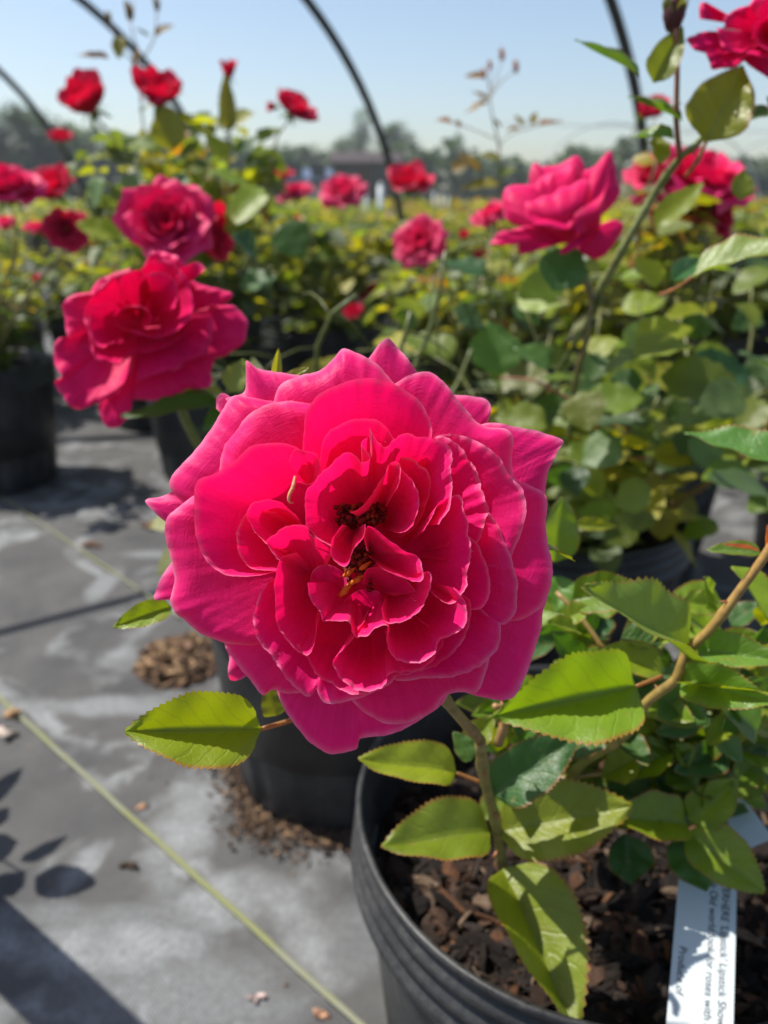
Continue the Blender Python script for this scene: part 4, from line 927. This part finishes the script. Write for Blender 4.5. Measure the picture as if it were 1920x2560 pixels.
for a_ in ((705, 450, 1.95, .055, 1), (742, 492, 2.0, .075, 3), (860, 490, 2.0, .095, 3), (1022, 470, 1.75, .095, 1, (.1, -.5, 1)), (1058, 612, 1.15, .066, 3, (-.4, -.8, .5)), (745, 555, 1.9, .028, 5),
           (1235, 548, 1.1, .05, 3), (1155, 598, 1.6, .035, 5), (885, 785, 1.7, .04, 1), (925, 735, 1.8, .045, 2), (1605, 290, 1.3, .05, 0), (1640, 275, 1.3, .04, 1), (1740, 475, 1.0, .10, 4, (.2, -.5, .9)), (1650, 455, 1.02, .075, 3, (-.3, -.5, .9)), (1700, 530, 1.02, .07, 2),
           (1780, 540, 1.0, .05, 2, (.5, -.5, .3)), (560, 690, 2.4, .04, 1), (1620, 700, 1.8, .03, 3), (1590, 660, 1.6, .03, 3), (90, 700, 2.2, .03, 2), (250, 560, 2.0, .04, 1), (1200, 640, 2.4, .04, 2), (1840, 660, 1.9, .04, 1)):
    far_rose(*a_)
# sprig of young leaves and buds against the sky, right of centre
Rs = nearest(1240, 420, 1.5)
cane(Rs, [(1225, 220, 1.5), (1228, 280, 1.5), (1245, 350, 1.5), (1250, 430, 1.52), (1240, 560, 1.6), (Rs.location.x, Rs.location.y, .3)], .0012, .0026, (.25, .17, .08), 18)
for x, y, s in ((1255, 138, .012), (1225, 165, .010), (1290, 168, .012), (1210, 185, .010)):
    bud(Rs, x, y, 1.5, s, (.30, .13, .06)); cane(Rs, [(x, y + 8, 1.5), ((x + 1227) / 2, 200, 1.5), (1226, 240, 1.5)], .0008, .001, (.3, .16, .08), 6)
for (b, t, wd, c) in (((1215, 190, 1.5), (1162, 188, 1.5), 20, BR), ((1222, 255, 1.5), (1165, 278, 1.5), 34, (.22, .13, .03)), ((1225, 250, 1.5), (1180, 225, 1.5), 16, BR), ((1130, 305, 1.5), (1088, 298, 1.5), 26, (.26, .10, .03)), ((1140, 300, 1.5), (1150, 320, 1.5), 16, BR),
                      ((1300, 320, 1.5), (1262, 325, 1.5), 18, BR), ((1310, 315, 1.5), (1285, 285, 1.5), 18, (.2, .15, .02)), ((1330, 312, 1.5), (1340, 278, 1.5), 18, (.24, .17, .02)), ((1345, 310, 1.5), (1410, 300, 1.5), 22, (.26, .11, .03)), ((1250, 320, 1.5), (1230, 290, 1.5), 14, BR),
                      ((1250, 460, 1.5), (1150, 465, 1.5), 40, (.24, .2, .02)), ((1200, 430, 1.5), (1150, 380, 1.5), 40, (.2, .13, .03)), ((1250, 400, 1.5), (1200, 385, 1.5), 40, (.16, .16, .02)), ((1245, 440, 1.5), (1290, 420, 1.5), 36, (.14, .16, .02)), ((1130, 430, 1.5), (1170, 400, 1.5), 34, BR)):
    leafp(Rs, b, t, wd, .3, .1, rnd.uniform(-.3, .3), c, far=True)
cane(Rs, [(1400, 302, 1.5), (1330, 318, 1.5), (1262, 345, 1.51), (1247, 380, 1.51)], .0009, .001, (.3, .15, .08), 8); cane(Rs, [(1092, 300, 1.5), (1160, 315, 1.5), (1244, 350, 1.5)], .0008, .001, (.3, .15, .08), 8)
# low far rows melting together
mb = MB(); r5 = np.random.default_rng(9)
for i in range(15000):
    yy = 8.4 + 17 * r5.random() ** 1.4; xx = r5.uniform(-.58, .58) * yy; zz = .06 + (.30 + .06 * math.sin(xx * 1.3 + yy)) * r5.random() ** .6
    a = r5.uniform(0, 6.28); L = .09 + .006 * yy
    warm = (xx / yy > .0) and r5.random() < .75
    col = [(.20, .11, .03), (.17, .14, .03), (.12, .13, .03)][r5.integers(3)] if warm else GREENS[r5.integers(6)]
    leaflet(mb, (xx, yy, zz), (math.cos(a), math.sin(a), r5.uniform(-.3, .6)), (r5.normal() * .5, r5.normal() * .5, 1), L, col)
o = mb.build('far_crop_rows', M['leaf_far']); tag(o, 'hazy yellow-orange and green rows of far crops below the treeline', 'crop rows', None, 'stuff')

# ------------------------------------------------------------------ trees on the horizon
def tree_parts(seed, tall=1.):
    r_ = random.Random(seed); cm, tm = MB(), MB()
    tube(tm, [(0, 0, -.1), (.1, .05, 1.2), (.05, .1, 2.4), (0, 0, 3.6)], [.22, .16, .1, .03], 8, 10, (.12, .09, .06))
    cl = []
    for i in range(13):
        a = r_.uniform(0, 6.28); zz = r_.uniform(.9, 4.3); rr = 1.35 * math.sin(min(1, (zz) / 4.9) * math.pi) ** .6 * r_.uniform(.3, 1); c = (rr * math.cos(a), rr * math.sin(a), zz); cl.append((c, r_.uniform(.55, .95)))
        tube(tm, [(0, 0, zz * .6), (c[0] * .6, c[1] * .6, zz * .9), c], [.07, .04, .015], 5, 6, (.12, .09, .06))
    for c, R_ in cl:
        base = r_.choice([(.055, .095, .04), (.07, .11, .045), (.045, .08, .035), (.08, .12, .045)])
        for k in range(140):
            d = np.array([r_.gauss(0, 1) for _ in range(3)]); d /= np.linalg.norm(d); p = np.array(c) + d * R_ * r_.uniform(.55, 1.1) * np.array([1, 1, .8])
            q = r_.uniform(.6, 1.4); V, f, UV = LT[0]; e = Matrix.Rotation(r_.uniform(0, 6.28), 3, 'Z') @ Matrix.Rotation(r_.uniform(-1, 1), 3, 'X')
            cm.add(p + (V @ np.array(e)) * r_.uniform(.16, .34), f, tuple(x * q for x in base), UV)
    return cm.mesh('crown', M['tree_leaf']), tm.mesh('trunk', M['bark'])
TP = [tree_parts(500 + k) for k in range(4)]
def tree(px, top, dist, wd, k, label, group='trees along the horizon'):
    """px = column in the photo, top = row of its top, dist = metres away"""
    x = (px - 960) / F * dist * cs * 1.0; elev = math.atan((1280 - top) / F) - PT; h = CH + dist * math.tan(elev)
    r = empty('tree', (x * (cs + 0), dist, 0), label, 'tree', group); r.rotation_euler.z = rnd.uniform(0, 6.28); r.location.x = (px - 960) / F * (dist * cs + .3)
    s = h / 4.9; w_ = wd / F * dist / 3.6; r.scale = (max(w_, s * .5), max(w_, s * .5), s)
    put(TP[k % 4][0], 'crown', r); put(TP[k % 4][1], 'trunk', r)
TL = [(20, 235, 48, 260, 'rounded grey-green tree at the far left edge, tallest on that side'), (120, 262, 52, 200, 'pale airy tree between the two left hoops'), (905, 262, 60, 120, 'tall dark tree beside the middle hoop'), (985, 290, 62, 120, 'tree just right of the middle hoop, half hidden by it'),
      (1128, 318, 70, 55, 'slim pointed tree left of the bronze sprig'), (1445, 352, 62, 140, 'round-topped tree above the side-on bloom')]
for i, (px, tp, ds, wd, lb) in enumerate(TL): tree(px, tp, ds, wd, i, lb)
for i, (px, tp, ds, wd) in enumerate(((240, 300, 55, 150), (330, 330, 60, 150), (430, 340, 58, 160), (520, 350, 64, 160), (610, 345, 60, 150), (690, 362, 62, 140), (770, 352, 60, 150), (840, 330, 62, 120), (1050, 372, 60, 120), (1180, 382, 66, 130), (1260, 402, 70, 150), (1350, 400, 66, 130), (1530, 410, 64, 140), (1620, 405, 62, 150), (1720, 402, 66, 150), (1800, 388, 60, 130), (1890, 410, 58, 170), (-70, 250, 50, 220), (1980, 400, 58, 160))):
    tree(px, tp, ds, wd, i + 1, 'blurred mid-height tree in the continuous treeline on the horizon')
mb = MB()
for i in range(12000):
    xx = r5.uniform(-36, 36); yy = 56 + r5.normal() * 1.2; zz = r5.random() ** .9 * (2.9 + .6 * math.sin(xx * .5) + .4 * math.sin(xx * 1.7)); a = r5.uniform(0, 6.28)
    leaflet(mb, (xx, yy, zz), (math.cos(a), math.sin(a), r5.uniform(-.5, .5)), (r5.normal(), r5.normal(), 1), .55, [(.04, .07, .028), (.055, .085, .03), (.03, .055, .02)][r5.integers(3)])
tag(mb.build('hedge_band', M['tree_leaf']), 'dark undergrowth band below the horizon trees', 'undergrowth', None, 'stuff')

# ------------------------------------------------------------------ hoops of the open hoop house
HB = np.array([1.454, 4.529]); HA = np.array([-1.306, .910]); HD = np.array([-.760, -.650]); HR = 1.984
def hoop(k, label, rad=.025):
    m = MB(); b = HB + HA * k; pts = []
    for i in range(61):
        t = math.pi * i / 60; o_ = HR * (1 - math.cos(t)); z = HR * math.sin(t)
        pts.append((b[0] + HD[0] * o_, b[1] + HD[1] * o_, z))
    pts[0] = (pts[0][0], pts[0][1], -.02); pts[-1] = (pts[-1][0], pts[-1][1], -.02)
    tube(m, pts, rad, 10); o = m.build('hoop_pipe', M['hoop']); return tag(o, label, 'hoop', 'bare pipe hoops overhead')
hoop(0, 'thickest dark pipe hoop, at right behind the upper leaves'); hoop(1, 'dark pipe hoop rising left from the centre of the treeline'); hoop(2, 'dark pipe hoop crossing behind the bud spray at upper left'); hoop(3, 'dark pipe hoop meeting the left edge of the photo')
m = MB(); tube(m, [(-1.95, .76, 1.2), (.2, 2.17, 1.2)], .011, 8); tag(m.build('shadow_pipe', M['hoop']), 'slim unseen pipe added above the frame to cast the thin straight shadow', 'pipe')  # pipe added out of view, only to throw a thin shadow line
def far_hoop(px, dist, r_, lab):
    m = MB(); x = (px - 960) / F * dist; tube(m, [(x + r_ * math.cos(t), dist + .25 * r_ * math.cos(t), 1.0 * r_ * math.sin(t)) for t in np.linspace(0, math.pi, 40)], .018, 6)
    tag(m.build('hoop_pipe', M['tagmat']), lab, 'hoop', 'thin pale hoops of the distant tunnel')
for k in range(4): far_hoop(1480 + 190 * k, 19 + 2.5 * k, 2.0, 'thin pale hoop of the distant tunnel at right, ' + ('nearest the side-on bloom', 'second along towards the right edge', 'third along towards the right edge', 'farthest, cut by the right edge')[k])
m = MB(); tube(m, [(2.5, 19, 2.0), (11, 23, 2.05), (16, 30, 2.1)], .012, 5, 10); tag(m.build('ridge_wire', M['tagmat']), 'thin wire running along the distant pale hoops', 'wire')

# ------------------------------------------------------------------ buildings and posts in the distance
def shed(x, y, w_, d_, h_, wall, roofc, lab, name):
    r = empty(name, (x, y, 0), lab, 'shed')
    wm = mat_plain(name + '_wall', wall, .8, .2, 3, .3); rm = mat_plain(name + '_roof', roofc, .6, .3, 3, .3)
    m = MB(); box(m, (-w_ / 2, 0, 0), (w_ / 2, d_, h_))
    put(m.mesh('wall', wm, False), 'wall', r)
    m = MB(); box(m, (-w_ / 2 - .2, -.25, h_ + .004), (w_ / 2 + .2, d_ + .2, h_ + .12)); m.add([(-w_ / 2 - .2, -.25, h_ + .12), (w_ / 2 + .2, -.25, h_ + .12), (w_ / 2 + .2, d_ + .2, h_ + .12), (-w_ / 2 - .2, d_ + .2, h_ + .12), (-w_ / 2 - .2, d_ / 2, h_ + .6), (w_ / 2 + .2, d_ / 2, h_ + .6)], [(0, 1, 5, 4), (2, 3, 4, 5), (0, 4, 3), (1, 2, 5)])
    put(m.mesh('roof', rm, False), 'roof', r)
    for q in (-.25, .22):
        m = MB(); box(m, (w_ * q - .35, -.05, .9 if q > 0 else .02), (w_ * q + .35, -.003, 1.9)); put(m.mesh('window' if q > 0 else 'door', mat_plain('dark_pane', (.02, .022, .025), .3), False), 'window' if q > 0 else 'door', r)
shed((915 - 960) / F * 36, 38, 2.9, 3, 1.75, (.085, .058, .045), (.06, .04, .035), 'dark brown shed below the tall tree, right of the middle hoop', 'shed')
shed((765 - 960) / F * 36, 40, 2.3, 3, 1.1, (.42, .44, .46), (.10, .14, .24), 'pale low shed with a blue-grey roof behind the red blooms', 'shed')
def post(px, py0, d, h, wd, lab):
    m = MB(); p = P(px, py0, d); tube(m, [(p[0], p[1], 0), (p[0], p[1], h)], wd, 8); tube(m, [(p[0], p[1], h), (p[0], p[1], h + wd)], [wd, wd * .4], 8)
    tag(m.build('stake', M['tagmat']), lab, 'stake', 'white stakes in the far field')
post(952, 500, 9., .66, .035, 'thick white stake left of the middle red bloom'); post(915, 500, 11, .62, .02, 'thin white stake just left of the thick one')
for k, px in enumerate((1085, 1103, 1120, 845)): post(px, 500, 12, .60 - .03 * k, .014, ('first thin white stake right of the middle red bloom', 'second thin white stake right of the middle red bloom', 'third thin white stake right of the middle red bloom', 'thin white stake below the dark brown shed')[k])

def gnd(px, py):
    v = VF + VR * (px - 960) / F - VU * (py - 1280) / F; t = -CH / v[2]; return VC + t * v
# ------------------------------------------------------------------ unseen neighbour at the left whose leaves shade the cloth
pa, pb = gnd(-190, 2170), gnd(300, 2640); m = MB()
pt_ = pb + (np.array(SUN) / SUN.z) * .5; tube(m, [pa - (pt_ - pa) * .02, pt_, pt_ + (pt_ - pa) * .4], .026, 14); tag(m.build('shadow_post', M['hoop']), 'leaning round post added unseen off the left edge to cast the broad diagonal shadow', 'post')  # unseen post, added beyond the left edge for its broad shadow
RL = empty('potted_rose_bush', (-.84, .46, 0), 'potted rose beyond the left edge whose leaf spray throws the shadows at lower left', 'rose bush'); put(POTM, 'pot', RL); put(SOILF, 'bark_mulch', RL)
SH = np.array(SUN) / SUN.z
m = MB(); hh = .26
for (b, t, wd) in (((-60, 2020), (60, 1920), .022), ((-60, 2060), (22, 2022), .03), ((-50, 2120), (44, 2105), .038), ((52, 2155), (170, 2093), .016), ((88, 2192), (240, 2215), .030), ((-40, 2235), (64, 2180), .032)):
    B_, T_ = gnd(*b) + SH * hh, gnd(*t) + SH * (hh + .02); leaf_mesh(m, B_, T_, wd * 1.25, (0, -.2, 1), .25, .1, G2, True, 14, nu=3)
tube(m, [gnd(60, 2185) + SH * hh, gnd(-80, 2150) + SH * hh, (-.70, .50, .34), (-.84, .46, .22)], [.0012, .002], 6, 12, (.2, .16, .06))
m.build('leaf_spray', M['leaf'], RL)

# ------------------------------------------------------------------ spilled mulch, chips
def heap(x, y, rx, ry, n, h, lab, smin=.003, smax=.010):
    m = MB()
    for i in range(n):
        a, q = rnd.uniform(0, 6.28), rnd.random() ** .5; s = rnd.uniform(smin, smax); xx, yy = x + rx * q * math.cos(a), y + ry * q * math.sin(a)
        chip(m, (xx, yy, h * (1 - q * q) * rnd.random() + s * .2), s, rnd.choice([(.20, .12, .07), (.12, .07, .045), (.28, .18, .10), (.08, .05, .035)]))
    return tag(m.build('spilled_mulch', M['chip'], None, False), lab, 'mulch', None, 'stuff')
gp = gnd(450, 1655); heap(gp[0], gp[1], .055, .06, 900, .020, 'heap of brown bark crumbs on the cloth left of the rear pot', .0012, .010)
m = MB()
for i in range(1500):
    a = rnd.uniform(2.6, 5.4); rr = .108 + abs(rnd.gauss(0, .018)) + .008 * math.sin(a * 5); s = rnd.uniform(.0012, .0042)
    if rr > .165: continue
    chip(m, (-.045 + rr * math.cos(a), .705 + rr * math.sin(a), .001 + .006 * rnd.random()), s, rnd.choice([(.10, .065, .045), (.06, .04, .03), (.16, .10, .06), (.2, .13, .08)]))
tag(m.build('spilled_mulch', M['chip'], None, False), 'ring of fine damp crumbs round the foot of the rear pot', 'mulch', None, 'stuff')
def one_chip(px, py, s, col, lab):
    m = MB(); p = gnd(px, py)
    for k in range(3): chip(m, (p[0] + rnd.gauss(0, s * .5), p[1] + rnd.gauss(0, s * .3), s * .3), s, col)
    tag(m.build('bark_chip', M['chip']), lab, 'bark chip', 'loose bark chips on the cloth')
one_chip(35, 1785, .013, (.30, .19, .10), 'large tan bark piece lying on the yellow line at the left edge'); one_chip(22, 1838, .012, (.5, .42, .36), 'pale pinkish bark sliver just below the tan piece')
one_chip(325, 2165, .006, (.10, .07, .05), 'small dark bark chip between the leaf shadows and the yellow line'); one_chip(808, 2540, .006, (.5, .28, .18), 'small orange chip near the bottom end of the yellow line'); one_chip(645, 2495, .005, (.5, .38, .36), 'tiny pinkish chip left of the bottom end of the yellow line')
one_chip(232, 1367, .012, (.2, .11, .07), 'small brown scrap on the cloth near the pale tide mark'); one_chip(370, 1318, .012, (.2, .11, .07), 'small brown scrap in front of the left rear pots'); one_chip(350, 2020, .004, (.35, .2, .12), 'orange speck right of the yellow line')
r6 = random.Random(3)
m = MB()
for i in range(240): chip(m, (r6.uniform(-1, .6), .42 + 1.3 * r6.random(), .001), r6.uniform(.0008, .0026), r6.choice([(.2, .13, .08), (.1, .07, .05), (.35, .25, .18)]))
tag(m.build('grit', M['chip']), 'fine grit and crumbs scattered over the cloth', 'grit', None, 'stuff')

# ------------------------------------------------------------------ plastic plant tags
def text_mesh(s, size):
    c = bpy.data.curves.new('printed_text', 'FONT'); c.body = s; c.size = size; c.extrude = .00002; o = bpy.data.objects.new('tmp_text', c); COL.objects.link(o)
    dg = bpy.context.evaluated_depsgraph_get(); me = bpy.data.meshes.new_from_object(o.evaluated_get(dg)); bpy.data.objects.remove(o); me.materials.clear(); me.materials.append(M['ink']); return me
T0, T1 = P(1775, 2095, .405), P(1747, 2600, .333); ax = T1 - T0; LT_ = np.linalg.norm(ax); ax /= LT_
n_ = np.array([-.12, -.25, 1.]); n_ -= ax * (n_ @ ax); n_ /= np.linalg.norm(n_); yv = np.cross(n_, ax)
tg = empty('plant_tag', tuple(T1), 'white plastic plant tag with rows of small black print, lying on the mulch', 'plant tag')
m = MB(); V = []; K = 24
for i in range(K + 1):
    for z in (.0003, -.0003):
        for s_ in (-1, 1): V.append(T0 + ax * LT_ * i / K + yv * s_ * .0132 + n_ * (z - .0))
f = [q for i in range(K) for q in ((4 * i, 4 * i + 1, 4 * i + 5, 4 * i + 4), (4 * i + 3, 4 * i + 2, 4 * i + 6, 4 * i + 7), (4 * i + 1, 4 * i + 3, 4 * i + 7, 4 * i + 5), (4 * i + 2, 4 * i, 4 * i + 4, 4 * i + 6))] + [(0, 2, 3, 1), (4 * K, 4 * K + 1, 4 * K + 3, 4 * K + 2)]
m.add(V, f); m.build('tag_blade', M['tagmat'], tg, False)
for s, off, st0 in (("FLOWERHERE 'Lipstick' Lipstick Shower", .0068, .012), ("ntense Old world look for roses with n", .0014, .014), ("Produce of", -.0105, .060)):
    me = text_mesh(s, .0049); o = bpy.data.objects.new('printed_text', me); COL.objects.link(o)
    MM = Matrix(((ax[0], yv[0], n_[0], 0), (ax[1], yv[1], n_[1], 0), (ax[2], yv[2], n_[2], 0), (0, 0, 0, 1)))
    MM.translation = Vector(T0 + ax * st0 + yv * off + n_ * .00045)
    o.parent = tg; o.matrix_parent_inverse = world(tg).inverted(); o.matrix_basis = MM
m = MB(); A_, B_ = P(1810, 1985, .425), P(1900, 2110, .405); d_ = (B_ - A_) / np.linalg.norm(B_ - A_); nn = np.array([0, -.4, 1.]); nn -= d_ * (nn @ d_); nn /= np.linalg.norm(nn); yy_ = np.cross(nn, d_)
V = [p + yy_ * s_ * .0085 + nn * z for p in (A_, B_) for z in (.0003, -.0003) for s_ in (-1, 1)]
m.add(V, [(0, 1, 5, 4), (3, 2, 6, 7), (1, 3, 7, 5), (2, 0, 4, 6), (0, 2, 3, 1), (4, 5, 7, 6)])
tag(m.build('plant_tag', M['tagmat'], None, False), 'small blank white tag behind the lower right leaves', 'plant tag')
for o in COL.objects:
    if '_xy' in o.keys(): del o['_xy']

# ------------------------------------------------------------------ thin summer haze round camera and scene
hz = NT('haze'); pv = hz.n('ShaderNodeVolumePrincipled'); pv.inputs['Color'].default_value = (.80, .87, .95, 1); pv.inputs['Density'].default_value = .0017; pv.inputs['Anisotropy'].default_value = .2
hz.t.links.new(pv.outputs[0], hz.out.inputs['Volume'])
m = MB(); box(m, (-60, -8, -1), (60, 85, 14)); o = m.build('haze', hz.m, None, False); tag(o, kind='stuff')
